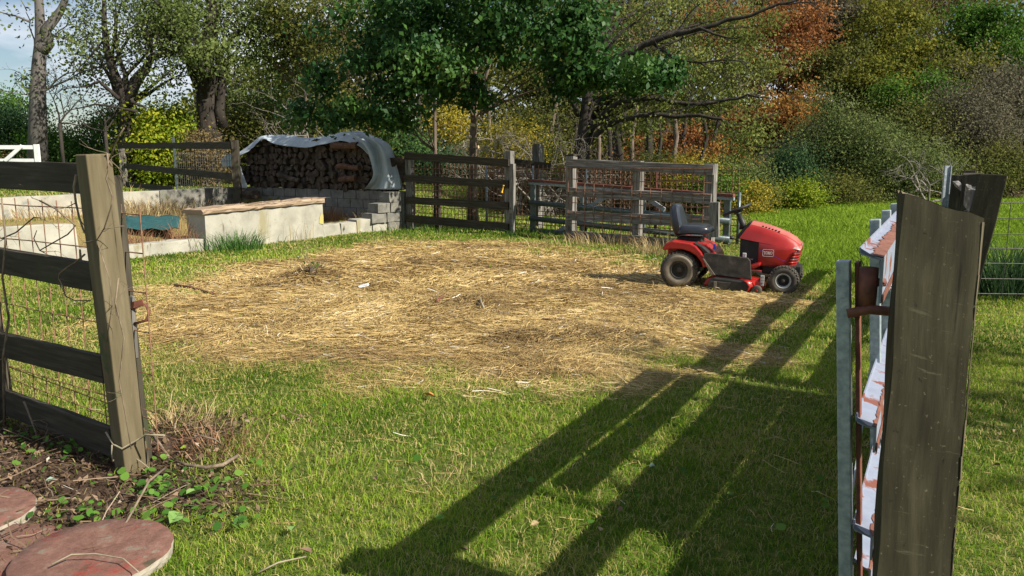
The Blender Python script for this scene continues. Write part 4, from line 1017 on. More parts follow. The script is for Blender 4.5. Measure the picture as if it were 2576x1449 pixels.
    # steel pen gate
    A = G(1341, 584); B = G(1832, 622); d = (B - A).normalized(); n3 = Vector((d.y, -d.x, 0))
    if n3.y > 0: n3 = -n3
    t = thing('pen_gate', 'long steel tube gate with a rust red top channel behind the silvered fence', 'gate', A)
    for x, yt in ((1341, 453), (1465, 465), (1620, 475), (1831, 497)):
        q = OP(x, yt, A, n3); mb = MB(); mb.beam((q.x, q.y, .05), q, .12 if x in (1341, 1831) else .08, .05, side=d); mb.build('upright', M['galv_dark'], t, bevel=.006)
    a = OP(1330, 453, A + n3 * .05, n3); b = OP(1847, 492, A + n3 * .05, n3); mb = MB(); mb.beam(a, b, .09, .05, side=n3); mb.build('top_channel', M['rust'], t, bevel=.006)
    mb = MB(); mb.beam(a + n3 * -.01 + Vector((0, 0, -.06)), b + n3 * -.01 + Vector((0, 0, -.06)), .05, .055, side=n3); mb.build('top_rail', M['galv'], t, bevel=.006)
    for yl, yr, r in ((509, 557, .055), (549, 603, .055), (578, 630, .05)):
        a = OP(1334, yl, A + n3 * .09, n3); b = OP(1838, yr, A + n3 * .09, n3); mb = MB(); mb.tube([a, b], r, 12); mb.build('rail', M['galv_dark'], t)
    for q in (((1480, 520), (1530, 492)), ((1634, 503), (1672, 528)), ((1390, 590), (1420, 572))):
        a = OP(*q[0], A - n3 * .02, n3); b = OP(*q[1], A - n3 * .02, n3); mb = MB(); mb.beam(a, b, .08, .03, side=(0, 0, 1)); mb.build('brace', M['galv'], t)
nfence()

# ------------------------------------------------------------------ lawn tractor (local: x forward, y to its left, z up)
def tractor():
    HEAD = R(-24)
    base = G(1724, 713); base.z = hz(base.x, base.y) - .015
    t = thing('lawn_tractor', 'red lawn tractor with black seat parked at the edge of the straw', 'lawn tractor', base, rotz=HEAD)
    def wheel(x, y, r, w, rr, nm, front):
        s = -1 if y < 0 else 1
        tp = [(rr, -w * .42), (rr * 1.15, -w * .49), (r * .72, -w * .52), (r * .88, -w * .49), (r * .955, -w * .40), (r * .99, -w * .2), (r, 0), (r * .99, w * .2), (r * .955, w * .40), (r * .88, w * .49), (r * .72, w * .52), (rr * 1.15, w * .49), (rr, w * .42)]
        mb = MB(); mb.lathe(tp, (x, y, r), 'y', 40)
        # tread lugs
        nl = 30 if not front else 28
        for i in range(nl):
            for k, (o0, o1) in enumerate(((-.47, -.25), (-.22, -.02), (.02, .22), (.25, .47))):
                th = 2 * math.pi * (i + (.5 if k in (1, 2) else 0)) / nl; sk = .05 * (1 if k < 2 else -1)
                c0 = Vector((x + math.cos(th) * r * .985, y + o0 * w, r + math.sin(th) * r * .985)); c1 = Vector((x + math.cos(th + sk) * r * .985, y + o1 * w, r + math.sin(th + sk) * r * .985))
                rad = Vector((math.cos(th), 0, math.sin(th)))
                if k in (0, 3):
                    e = c0 if k == 0 else c1; e -= rad * r * .04
                mb.beam(c0, c1, .6 * 2 * math.pi * r / nl, .016, side=Vector((-math.sin(th), 0, math.cos(th))))
        ty = mb.build('tyre', M['tyre'], None); ty.parent = wroot(nm, x, y, t); ty.matrix_parent_inverse = Matrix(); root = ty.parent
        ORG[ty.name] = Vector((0, 0, 0))
        mb = MB(); o = s * w * .5
        if not front: mb.lathe([(rr * 1.02, o * .8), (rr * 1.28, o * 1.02), (r * .70, o * 1.065), (r * .80, o * 1.03), (r*.8, o*.9)], (x, y, r), 'y', 36); q = mb.build('sidewall', M['tyre_dust'], root)
        mb = MB(); mb.lathe([(rr * 1.04, o * .86), (rr * 1.04, o * .96), (rr * .93, o * .94), (rr * .88, o * .6), (rr * .75, o * .35)], (x, y, r), 'y', 32); mb.build('rim', M['rim' if front else 'rimdark'], root)
        mb = MB(); mb.lathe([(rr * .9, o * .4), (rr * .45, o * .34), (rr * .40, o * .55), (rr * .25, o * .6), (.0001, o * .6)], (x, y, r), 'y', 24); mb.build('hub', M['rimdark' if not front else 'black'], root)
        if front:
            mb = MB(); mb.lathe([(.022, o * .5), (.022, o * .9), (.018, o * .95), (.0001, o * .96)], (x, y, r), 'y', 14); mb.build('hub_cap', M['rimdark'], root)
    def wroot(nm, x, y, t):
        e = bpy.data.objects.new(nm, None); COL.objects.link(e); e.parent = t; e.empty_display_size = .1; ORG[e.name] = Vector((0, 0, 0)); return e
    wheel(0, -.36, .235, .205, .098, 'rear_wheel', False); wheel(0, .36, .235, .205, .098, 'rear_wheel', False)
    wheel(1.24, -.355, .172, .15, .088, 'front_wheel', True); wheel(1.24, .355, .172, .15, .088, 'front_wheel', True)
    t.scale = (.95, .95, .95)
    # axles, frame
    mb = MB(); mb.tube([(0, -.3, .235), (0, .3, .235)], .04, 8); mb.tube([(1.24, -.3, .172), (1.24, -.05, .27), (1.24, .05, .27), (1.24, .3, .172)], .028, 8)
    mb.box((.62, .13, .29), (1.5, .04, .08)); mb.box((.62, -.13, .29), (1.5, .04, .08)); mb.box((.05, 0, .30), (.3, .34, .26)); mb.box((1.2, 0, .27), (.42, .36, .10)); mb.build('frame', M['black'], t, bevel=.006)
    # engine block and black side panels
    mb = MB(); mb.prism([(.70, .27), (.70, .665), (.97, .615), (.97, .27)], -.245, .245); mb.build('engine_panel', M['black'], t, bevel=.012)
    mb = MB(); mb.box((.76, -.255, .44), (.045, .03, .055)); mb.build('badge', M['rim'], t, bevel=.006)
    mb = MB(); mb.prism([(1.0, .22), (1.0, .33), (1.44, .33), (1.40, .24), (1.28, .21)], -.235, .235); mb.build('lower_grille', M['black'], t, bevel=.02)
    # hood loft
    secs = []
    def sec(uc, zc, us, zs, ut, zt, hc, hs, ht):
        return [Vector((uc, -hc, zc)), Vector((uc + (us - uc) * .55, -(hc * .45 + hs * .55), zc + (zs - zc) * .55)), Vector((us - .004, -hs, zs - .012)), Vector((us + .004, -hs + .02, zs + .006)), Vector((ut, -ht, zt - .004)), Vector((ut, -ht * .4, zt + .004)), Vector((ut, ht * .4, zt + .004)), Vector((ut, ht, zt - .004)),
                Vector((us + .004, hs - .02, zs + .006)), Vector((us - .004, hs, zs - .012)), Vector((uc + (us - uc) * .55, hc * .45 + hs * .55, zc + (zs - zc) * .55)), Vector((uc, hc, zc))]
    def sec_(*a): pass
    S = [sec(.69, .668, .81, .842, .83, .872, .262, .232, .17), sec(.90, .632, .95, .812, .96, .845, .265, .232, .17), sec(1.1, .60, 1.12, .765, 1.12, .798, .265, .228, .165), sec(1.28, .572, 1.29, .712, 1.29, .745, .26, .215, .155),
         sec(1.38, .556, 1.39, .662, 1.395, .692, .252, .20, .145), sec(1.44, .546, 1.445, .622, 1.448, .642, .24, .19, .13), sec(1.48, .540, 1.478, .595, 1.476, .610, .215, .17, .11)]
    mb = MB(); mb.grid(S, smooth=True); mb.add(S[0], [list(range(12))]); mb.add(S[-1], [list(range(12))[::-1]])
    hood = mb.build('hood', [M['red']], t, bevel=.004)
    mb = MB(); S2 = [[p + Vector((0, 0, .0025)) for p in s[3:9]] for s in S]; mb.grid(S2); mb.build('hood_top', M['redtop'], hood)
    for i in range(6):
        mb = MB()
        x = .985 + i * .042; z = .838 - (x - .96) * .29
        for s in (-1, 1):
            if s < 0: mb.box((x, s * .165, z - .004), (.02, .075, .014)); mb.build('hood_vent', M['black'], hood)
    # red lower cowl: wraps the nose
    def lower(z, inset):
        f = (z - .33) / .22; un = 1.425 + .062 * f
        return [Vector((.95, -.268 + inset, z)), Vector((1.15, -.268 + inset, z)), Vector((un - .12, -.262 + inset, z)), Vector((un - .05, -.235 + inset, z)), Vector((un - .012, -.17, z)), Vector((un, -.08, z)), Vector((un, .08, z)), Vector((un - .012, .17, z)), Vector((un - .05, .235 - inset, z)), Vector((un - .12, .262 - inset, z)), Vector((1.15, .268 - inset, z)), Vector((.95, .268 - inset, z))]
    zz = [.325, .34, .40, .47, .53, .548]
    rows = [lower(z, .004 if i in (0, 5) else 0) for i, z in enumerate(zz)]
    for p in rows[-1]: pass
    mb = MB()
    # side tops follow the crease line
    for r_ in rows:
        pass
    rows[-1][0].z = .622; rows[-1][1].z = .593; rows[-1][-1].z = .622; rows[-1][-2].z = .593; rows[-1][2].z = .562; rows[-1][-3].z = .562
    mb.grid(rows); mb.add(rows[0], [list(range(12))]); cowl = mb.build('cowl', M['red'], t, solid=.006, bevel=.003)
    mb = MB()
    for i in range(4):
        z = .375 + i * .038
        o = [p + (p - Vector((1.25, 0, p.z))).normalized() * .004 for p in lower(z, 0)[2:10]]; o[0].x += .02 + .008 * i; o[-1].x += .02 + .008 * i
        mb.tube(o, .0095, 6)
    mb.build('grille_bars', M['red'], cowl)
    mb = MB()
    for i in range(4):
        z = .375 + i * .038 + .018
        o = [p + (p - Vector((1.25, 0, p.z))).normalized() * .002 for p in lower(z, 0)[2:10]]; o[0].x += .03; o[-1].x += .03; mb.tube(o, .0055, 5)
    mb.build('grille_gaps', M['black'], cowl)
    for s in (-1, 1):
        mb = MB(); mb.add([(1.385, s * .255, .556), (1.455, s * .228, .548), (1.488, s * .15, .548), (1.484, s * .14, .592), (1.452, s * .215, .600), (1.40, s * .24, .575)], [[0, 1, 2, 3, 4, 5]] if s < 0 else [[5, 4, 3, 2, 1, 0]])
        mb.build('headlight', M['lens'], t, solid=.02, bevel=.003)
    # decals
    def badge_poly(x0, x1, z0, z1, r, y):
        pts = []
        for cx, cz, a in ((x1 - r, z1 - r, 0), (x0 + r, z1 - r, 90), (x0 + r, z0 + r, 180), (x1 - r, z0 + r, 270)):
            for k in range(5): th = R(a + k * 22.5); pts.append((cx + r * math.cos(th), cz + r * math.sin(th)))
        return [(x, y, z) for x, z in pts]
    yo = -.2745
    mb = MB(); p = badge_poly(1.005, 1.150, .446, .538, .018, yo); q = badge_poly(1.010, 1.145, .451, .533, .014, yo); n = len(p)
    mb.add(p + q, [[i, (i + 1) % n, n + (i + 1) % n, n + i] for i in range(n)]); mb.build('badge_border', M['decal_white'], cowl, solid=.0006)
    cu = bpy.data.curves.new('logo_text', 'FONT'); cu.body = 'TORO'; cu.size = .052; cu.extrude = .0004; cu.offset = .0006; cu.space_character = .95
    o = bpy.data.objects.new('logo_text', cu); COL.objects.link(o); dg = bpy.context.evaluated_depsgraph_get(); me = bpy.data.meshes.new_from_object(o.evaluated_get(dg)); bpy.data.objects.remove(o)
    me.name = 'logo_text'; me.transform(Matrix.Translation((1.018, yo - .0004, .474)) @ Matrix.Rotation(R(90), 4, 'X') @ Matrix.Diagonal((.80, 1, 1, 1)))
    me.materials.clear(); link_mesh('logo_text', me, M['decal_white'], cowl)
    mb = MB()    # serifs
    for x in (1.0195, 1.0505): mb.box((x, yo - .0004, .507), (.004, .001, .010))
    mb.box((1.0345, yo - .0004, .4755), (.018, .001, .004)); mb.box((1.087, yo - .0004, .4755), (.014, .001, .004)); mb.build('logo_serifs', M['decal_white'], cowl)
    cu = bpy.data.curves.new('model_text', 'FONT'); cu.body = '2.444'; cu.size = .034; cu.extrude = .0003; cu.shear = .4
    o = bpy.data.objects.new('model_text', cu); COL.objects.link(o); dg = bpy.context.evaluated_depsgraph_get(); me = bpy.data.meshes.new_from_object(o.evaluated_get(dg)); bpy.data.objects.remove(o)
    me.name = 'model_text'; me.transform(Matrix.Translation((.80, -.2462, .385)) @ Matrix.Rotation(R(6), 4, 'Y') @ Matrix.Rotation(R(90), 4, 'X') @ Matrix.Diagonal((.75, 1, 1, 1)))
    me.materials.clear(); link_mesh('model_text', me, M['rim'], t)
    mb = MB()
    for pts in ([(.968, .512), (.985, .510), (1.004, .508)], [(1.147, .462), (1.18, .442), (1.215, .422), (1.26, .404), (1.315, .394)]):
        P = [[Vector((x, yo, z + (.007 if k else 0) * (1 if len(pts) == 3 else 1 - .6 * i / 4))) for i, (x, z) in enumerate(pts)] for k in (0, 1)]
        mb.grid(P, smooth=False)
    mb.build('blue_stripe', M['decal_blue'], cowl, solid=.0008)
    # dash, column, wheel
    mb = MB(); mb.prism([(.655, .655), (.66, .70), (.79, .868), (.84, .876), (.80, .80), (.70, .655)], -.238, .238); mb.build('dashboard', M['black'], t, bevel=.01)
    ax = Vector((-.42, 0, .907)); c = Vector((.62, 0, .955)); fw = Vector((.907, 0, .42))
    st = thing_child('steering_wheel', t); st.location = (-.005, 0, .025)
    mb = MB(); ring = [c + (fw * math.cos(a) + Vector((0, 1, 0)) * math.sin(a)) * .175 for a in np.linspace(0, 2 * math.pi, 33)]
    mb.tube(ring, .018, 8, cap=False); mb.build('wheel_ring', M['black'], st)
    mb = MB()
    for a in (R(180), R(60), R(-60)): mb.beam(c - ax * .02, c + (fw * math.cos(a) + Vector((0, 1, 0)) * math.sin(a)) * .165, .045, .012, side=ax.cross(fw * math.cos(a) + Vector((0, 1, 0)) * math.sin(a)))
    mb.tube([c - ax * .045, c - ax * .0], [.05, .04], 12); mb.build('spokes', M['black'], st, bevel=.003)
    mb = MB(); mb.tube([c - ax * .03, c - ax * .16, Vector((.70, 0, .74))], [.03, .038, .055], 12); mb.build('steering_column', M['black'], t)
    mb = MB(); mb.tube([(.70, -.22, .60), (.60, -.25, .645)], .006, 6); mb.tube([(.625, -.24, .635), (.59, -.254, .65), (.575, -.256, .655)], [.012, .022, .014], 8); mb.build('lever', M['black'], t)
    # seat
    seat = thing_child('seat', t); seat.location.z = .05
    def pad(rows, nm, lv=2):
        mb = MB(); mb.grid(rows); mb.build(nm, M['seat'], seat, sub=lv)
    def ringsec(c, dx, dz, hw, th):   # closed rounded-rect section around lateral axis
        pts = []
        for (a, b) in ((-1, -.6), (-1, .6), (-.8, 1), (0, .82), (.8, 1), (1, .6), (1, -.6), (.8, -1), (0, -1), (-.8, -1), (-1, -.6)):
            pts.append(Vector((c[0] + dx * b * th, a * hw, c[1] + dz * b * th)))
        return pts
    back = [ringsec((-.07, .59), -.98, -.1, .16, .01), ringsec((-.08, .60), -.98, -.1, .23, .06), ringsec((-.095, .70), -.98, -.12, .24, .075), ringsec((-.12, .80), -.98, -.14, .235, .07), ringsec((-.14, .90), -.98, -.14, .21, .065), ringsec((-.15, .965), -.98, -.14, .16, .055), ringsec((-.155, .99), -.98, -.14, .09, .012)]
    back = [[p if True else p for p in r] for r in back]; pad(back, 'backrest')
    cush = [ringsec((-.10, .65), .1, .98, .17, .01), ringsec((-.08, .66), .1, .98, .245, .075), ringsec((.05, .675), -.04, .98, .255, .068), ringsec((.20, .675), .06, .98, .245, .062), ringsec((.29, .66), .2, .97, .21, .055), ringsec((.325, .65), .3, .95, .13, .01)]
    pad(cush, 'cushion')
    mb = MB(); mb.prism([(-.12, .56), (-.10, .62), (.20, .62), (.22, .50), (.05, .48)], -.12, .12); mb.tube([(.16, -.1, .60), (.16, -.1, .48)], .03, 8); mb.build('seat_support', M['black'], t, bevel=.01)
    # fenders / rear body
    prof = [(-.20, .475), (-.215, .50), (-.17, .565), (-.09, .60), (.13, .578), (.20, .545), (.27, .47), (.315, .38), (.335, .29), (.30, .285), (.275, .35), (.21, .43), (.13, .475), (.03, .50), (-.10, .495)]
    for s in (-1, 1):
        mb = MB(); y0, y1 = (-.465, -.25) if s < 0 else (.25, .465); mb.prism(prof, y0, y1, smooth=False); mb.build('fender', M['red'], t, bevel=.016)
    mb = MB(); mb.prism([(-.19, .34), (-.19, .55), (-.09, .596), (.13, .574), (.30, .55), (.42, .44), (.46, .34)], -.249, .249); mb.build('rear_body', M['red'], t, bevel=.012)
    mb = MB(); mb.prism([(.16, .565), (.24, .52), (.31, .44), (.31, .36), (.345, .36), (.35, .47), (.27, .535), (.17, .585)], -.41, -.27); mb.build('step_pad', M['black'], t, bevel=.006)
    mb = MB(); mb.box((.395, -.252, .53), (.03, .01, .06)); mb.build('sticker', M['decal_blue'], t)
    # foot boards
    for s in (-1, 1):
        mb = MB(); mb.prism([(.36, .27), (.36, .30), (.80, .315), (.93, .365), (.965, .37), (.965, .335), (.90, .30)], min(s * .24, s * .43), max(s * .24, s * .43)); mb.build('foot_board', M['red'], t, bevel=.012)
    # discharge flap
    mb = MB(); P = [[Vector((x, -.455 - .0 * z, z)) for x in ()]]
    mb.prism([(.30, .455), (.36, .475), (.83, .435), (.86, .40), (.885, .17), (.44, .205), (.31, .38)], -.475, -.455); mb.build('deflector', M['flap'], t, bevel=.008)
    mb = MB(); mb.prism([(.295, .40), (.31, .40), (.455, .205), (.40, .205)], -.482, -.47); mb.build('deflector_edge', M['tyre_dust'], t, bevel=.003)
    # mower deck
    prof = [(.30, .075), (.34, .15), (.45, .185), (.86, .185), (.98, .165), (1.02, .12), (1.03, .05), (.30, .04)]
    deck = thing_child('mower_deck', t)
    mb = MB(); mb.prism(prof, -.40, .42); mb.build('deck_shell', M['red'], deck, bevel=.03)
    mb = MB(); mb.prism([(.40, .155), (.46, .18), (.86, .15), (.87, .06), (.84, .035), (.46, .03), (.38, .06)], -.56, -.40); mb.build('discharge_chute', M['black'], deck, bevel=.012)
    mb = MB(); mb.prism([(.40, .145), (.66, .135), (.60, .05), (.52, .025), (.42, .03), (.385, .07)], -.575, -.562); mb.build('rubber_flap', M['flap'], deck, bevel=.004)
    mb = MB(); mb.box((.475, -.58, .085), (.03, .01, .115)); mb.build('strap', M['tyre_dust'], deck)
    mb = MB(); P = [[Vector((x, y, z)) for x, z in ((.83, .165), (.87, .14), (.90, .10), (.885, .055), (.85, .01))] for y in (-.585, -.56)]
    P = [[Vector((x + dx, -.57 + dx * 2, z)) for x, z in ((.80, .175), (.845, .15), (.875, .10), (.86, .055), (.825, .012))] for dx in (0, .04, .085)]; mb.grid(P); mb.build('chute_edge', M['red'], deck, solid=.01)
    mb = MB(); mb.prism([(.985, .11), (1.03, .11), (1.035, .235), (.99, .24)], -.50, -.49); mb.build('height_bracket', M['rim'], deck, bevel=.002)
    mb = MB()
    for i in range(3):
        for j in (0, 1): mb.tube([(1.0 + j * .02, -.503, .14 + i * .035), (1.0 + j * .02, -.499, .14 + i * .035)], .005, 8)
    mb.build('bracket_holes', M['black'], deck)
    mb = MB(); mb.lathe([(.02, -.028), (.045, -.028), (.058, -.018), (.062, 0), (.058, .018), (.045, .028), (.02, .028)], (.955, -.53, .06), 'y', 20); mb.build('gauge_wheel', M['tyre'], deck)
    mb = MB(); mb.tube([(.955, -.565, .06), (.955, -.50, .06)], .015, 8); mb.prism([(.93, .05), (.97, .05), (1.02, .15), (.93, .16)], -.50, -.485); mb.build('gauge_arm', M['red'], deck, bevel=.003)
    mb = MB(); mb.tube([(.86, -.2, .30), (1.12, -.2, .22)], .012, 6); mb.tube([(.9, -.3, .24), (1.0, -.3, .17), (1.15, -.22, .22)], .009, 6); mb.tube([(.5, -.3, .2), (.75, -.3, .3)], .012, 6); mb.build('linkage', M['black'], deck)
    mb = MB(); mb.lathe([(.07, 0), (.085, .02), (.085, .05), (.02, .07), (.0001, .07)], (.62, -.22, .185), 'z', 16); mb.build('pulley_cover', M['redtop'], deck)
def shorten_nose():
    root = [o for o in bpy.data.objects if o.name == 'lawn_tractor'][0]
    for o in root.children_recursive:
        b = o.name.split('.')[0]
        if o.type == 'MESH' and b in ('hood', 'hood_top', 'hood_vent', 'cowl', 'grille_bars', 'grille_gaps', 'headlight', 'badge_border', 'logo_text', 'logo_serifs', 'blue_stripe', 'lower_grille', 'engine_panel', 'dashboard'):
            for v in o.data.vertices:
                if v.co.z > .33: v.co.z = .33 + (v.co.z - .33) * .94
                if v.co.x > .69: v.co.x = .69 + (v.co.x - .69) * .90
                if v.co.x > 1.1 and b.startswith('hood'): v.co.z -= .03 * (v.co.x - 1.1) * max(0, min(1, (v.co.z - .56) / .08)) * 2
def thing_child(nm, t):
    e = bpy.data.objects.new(nm, None); COL.objects.link(e); e.parent = t; e.empty_display_size = .1; ORG[e.name] = Vector((0, 0, 0)); return e
tractor(); shorten_nose()

# ------------------------------------------------------------------ stepping stones, leaves, sticks, tufts
def stones():
    for (x, y, r, z, l) in ((-1.565, 2.70, .275, .062, 'large round red brown stepping stone lying on top at the bottom edge'), (-1.985, 2.73, .275, .026, 'round red brown stepping stone partly under the large one'),
                            (-2.30, 3.06, .26, .045, 'round red brown stepping stone alone at the left edge')):
        mb = MB(); n = 48; th = .045
        def ring(k, zz, j=.004): return [Vector((x + math.cos(2 * math.pi * i / n) * (r * k + random.uniform(-j, j)), y + math.sin(2 * math.pi * i / n) * (r * k + random.uniform(-j, j)), zz + random.uniform(-.001, .001))) for i in range(n)]
        rows = [ring(.985, z - th), ring(1.0, z - th * .5), ring(.995, z - .006), ring(.975, z)]
        rows = [q + [q[0]] for q in rows]
        t = thing('stepping_stone', l, 'stepping stone', (x, y, z - th))
        m2 = MB(); m2.grid(rows[:3], smooth=False); m2.build('rim', M['stone_edge'], t)
        inner = [rows[2], rows[3]] + [[Vector((x + (p.x - x) * k, y + (p.y - y) * k, z + random.uniform(-.0012, .0012))) for p in rows[3]] for k in (.7, .4, .0)]
        m3 = MB(); m3.grid(inner); m3.build('top_face', M['stone'], t)
stones()
def leafthing(x, y, s, m, l, curl=.55, rz=None, grp='single fallen leaves on the grass'):
    c = G(x, y); z = hz(c.x, c.y) + .035; mb = MB()
    out = [(-.5, 0), (-.3, .28), (0, .4), (.3, .26), (.55, 0), (.3, -.26), (0, -.4), (-.3, -.28)]
    vs = [Vector((a * s, b * s, abs(b) * s * curl + random.uniform(0, .1) * s)) for a, b in out] + [Vector((0, 0, 0))]
    mb.add(vs, [[i, (i + 1) % 8, 8] for i in range(8)], smooth=False)
    o = mb.build('fallen_leaf', m, None, label=l, cat='leaf', group=grp); o.location = (c.x, c.y, z); o.rotation_euler = (random.uniform(.1, .5), random.uniform(-.3, .3), rz if rz is not None else random.uniform(0, 6)); return o
M['leaf_orange'] = surf('orange leaf', [(.3, (.48, .17, .04)), (.7, (.60, .25, .07))], 12, bump=0, rough=.6)
M['leaf_brown'] = surf('brown leaf', [(.3, (.12, .075, .045)), (.7, (.22, .14, .09))], 12, bump=0, rough=.7)
M['leaf_tan'] = surf('tan leaf', [(.3, (.26, .19, .09)), (.7, (.36, .28, .14))], 12, bump=0, rough=.7)
M['leaf_green'] = surf('green fallen leaf', [(.3, (.10, .20, .05)), (.7, (.2, .32, .09))], 12, bump=0, rough=.5)
M['leaf_pale'] = surf('pale leaf', [(.3, (.16, .24, .18)), (.7, (.25, .33, .26))], 12, bump=0, rough=.6)
M['leaf_lime'] = surf('lime leaf', [(.3, (.35, .48, .05)), (.7, (.45, .58, .08))], 12, bump=0, rough=.5)
for a in ((1080, 1006, .085, 'leaf_orange', 'bright orange fallen leaf on the grass below the straw'), (1507, 1347, .06, 'leaf_tan', 'pale tan leaf in a shaded strip at the bottom middle'), (463, 1146, .07, 'leaf_lime', 'lime yellow leaf beside the foot of the left post'),
          (130, 1228, .07, 'leaf_pale', 'pale grey green leaf on soil above the stones'), (740, 1345, .075, 'leaf_green', 'green leaf in lit grass right of the stones'), (1345, 1330, .055, 'leaf_tan', 'tan leaf on the lit strip between two shadows'),
          (880, 1300, .06, 'leaf_brown', 'brown leaf in the grass below the pale dry tuft'), (770, 1400, .08, 'leaf_brown', 'curled brown leaf near the bottom edge right of the stones'), (2507, 1112, .06, 'leaf_tan', 'pale leaf on the right lawn nearest the post'),
          (2552, 1105, .05, 'leaf_tan', 'small pale leaf at the right edge of the lawn'), (2487, 884, .05, 'leaf_lime', 'small yellow leaf on the right lawn below the grass tuft'), (2505, 1190, .06, 'leaf_brown', 'brown leaf on the dry patch of the right lawn'),
          (1560, 1300, .05, 'leaf_brown', 'brown leaf at the edge of the deep shadow'), (945, 1215, .05, 'leaf_brown', 'small brown leaf in the sunny grass'), (490, 1262, .10, 'leaf_green', 'big broad green dock leaf among the ivy'), (440, 1325, .10, 'leaf_green', 'big pale dock leaf just above the stepping stones'),
          (1165, 1400, .07, 'leaf_brown', 'brown leaf inside the wide shadow at the bottom'), (1640, 1190, .05, 'leaf_pale', 'pale leaf in the shade left of the gate'), (2490, 1030, .045, 'leaf_tan', 'tan leaf on the right lawn above the dry patch'),
          (2530, 945, .04, 'leaf_tan', 'little tan leaf on the right lawn in dappled light')):
    leafthing(a[0], a[1], a[2] * (.8 if a[3] in ('leaf_orange', 'leaf_green') else .62), M[a[3]], a[4])
def stick(name, pts, r, m, l, cat, grp=None):
    P = [G(a[0], a[1]) for a in pts]
    for i, p in enumerate(P): p.z = hz(p.x, p.y) + .03 + (pts[i][2] if len(pts[i]) > 2 else 0)
    P = [G(a[0], a[1], p.z) for a, p in zip(pts, P)]
    mb = MB(); mb.tube(P, [r * (1 - .5 * i / len(P)) for i in range(len(P))], 6); mb.build(name, m, None, loc=P[0], label=l, cat=cat, group=grp)
def G3(p): return G(p[0], p[1])
stick('stick', [(440, 718), (480, 722), (515, 733), (545, 740)], .017, M['rust'], 'reddish stick lying on the straw at left', 'stick')
stick('stick', [(1365, 803), (1400, 808), (1440, 812)], .014, M['rust'], 'short red stick in the straw right of centre', 'stick')
stick('stick', [(1120, 742), (1105, 752), (1098, 758)], .022, M['rust'], 'stubby red brown stick in the middle of the straw', 'stick')
stick('stick', [(1218, 776), (1211, 760), (1205, 742)], .012, M['twine'], 'pale upright straw stalk in the middle', 'stick')
stick('stick', [(600, 1145), (560, 1170, .02), (520, 1176, .01), (470, 1170), (430, 1155)], .011, M['vine'], 'curved thick branch on the soil right of the post', 'stick')
stick('stick', [(378, 1085, .05), (400, 1115, .03), (425, 1150)], .010, M['vine'], 'branch leaning down from the foot of the left post', 'stick')
stick('stick', [(415, 1178, .06), (375, 1210, .09), (345, 1265, .06), (320, 1310, .03), (300, 1338)], .006, M['vine'], 'long thin stem arching over the ivy to the stones', 'stick')
stick('stick', [(450, 1125), (500, 1095, .06), (540, 1105, .05), (560, 1120)], .006, M['vine'], 'bent twig standing over the brown mulch', 'stick')
stick('stick', [(130, 1420, .05), (180, 1395, .06), (240, 1393, .06), (310, 1405, .06), (350, 1440, .05)], .0035, M['twine'], 'dry straw stem lying across the large stone', 'stick')
stick('stick', [(650, 1440), (700, 1415, .02), (770, 1400)], .004, M['twine'], 'thin pale stalk in the grass near the bottom edge', 'stick')
mb = MB(); c = G(905, 730); c.z = hz(c.x, c.y) + .03
mb.beam(c, c + Vector((.10, -.01, .02)), .06, .02, jit=.008); mb.build('plastic_scrap', M['white'], None, loc=c, label='small white scrap lying in the straw', cat='scrap')
def stump():
    c = G(787, 706); t = thing('stump', 'small cut stump with fresh green shoots in a straw mound', 'stump', (c.x, c.y, hz(c.x, c.y) - .02)); z = hz(c.x, c.y)
    mb = MB(); mb.tube([(c.x, c.y, z - .05), (c.x, c.y, z + .08)], [.05, .042], 9, smooth=False); mb.build('trunk', M['bark_mid'], t)
    mb = MB()
    for i in range(12): twigs(mb, (c.x, c.y, z + .02), (random.uniform(-1, 1.6), random.uniform(-.3, .3), random.uniform(.2, .9)), random.uniform(.12, .3), .003, 1)
    mb.build('twigs', M['vine'], t)
    p = rng.normal(size=(14, 3)) * np.array([.05, .03, .02]) + np.array([0, 0, .13]); link_mesh('shoots', leaf_mesh('shoots', p, .05, rng.uniform(0, 1, 14)), LM['ivy'], t)
stump()
def tuft(px, py, rad, n, ln, w, m, l, cat='grass tuft', lean=(.2, 1.0), z=None, name='grass_tuft', wide=1.0, grp=None, pos=None):
    c = pos or G(px, py, z or 0); x = c.x + rng.normal(size=n) * rad * .5 * wide; y = c.y + rng.normal(size=n) * rad * .5; zz = hgt(x, y)
    ang = np.arctan2(y - c.y, x - c.x) + rng.normal(0, .8, n)
    v, f = blade_arrays(x, y, zz, ln * rng.uniform(.4, 1.25, n), w * rng.uniform(.7, 1.3, n), rng.uniform(lean[0], lean[1], n), ang)
    v = v - np.array([c.x, c.y, 0]); link_mesh(name, np_mesh(name, v, f, np.repeat(rng.uniform(0, 1, n), 5)), LM[m], loc=(c.x, c.y, 0), label=l, cat=cat, group=grp, kind='stuff' if wide > 1.4 or lean[0] >= .4 else None)
tuft(600, 630, .42, 420, .34, .010, 'tuft', 'bushy tuft of long green grass against the rendered block wall')
tuft(2535, 738, .55, 1400, .62, .012, 'dark', 'tall dark green grass clump under the wire fence at right edge', wide=2.0)
tuft(1110, 1215, .2, 90, .09, .004, 'dryweed', 'pale dry grass tuft beside the wide shadow', lean=(.8, 1.7))
tuft(800, 1220, .45, 420, .08, .0045, 'meadow', 'lush green grass patch right of the brown soil', lean=(.4, 1.3))
tuft(450, 1075, .28, 260, .12, .004, 'dryweed', 'tangle of brown dead stems right of the left post', lean=(.6, 1.5))
tuft(540, 1145, .25, 180, .12, .004, 'redweed', 'small mat of dead stems on the soil edge', lean=(.8, 1.6))
tuft(340, 592, .4, 300, .28, .008, 'redweed', 'red brown dead weeds in front of the teal cloth', z=.3, wide=1.6)
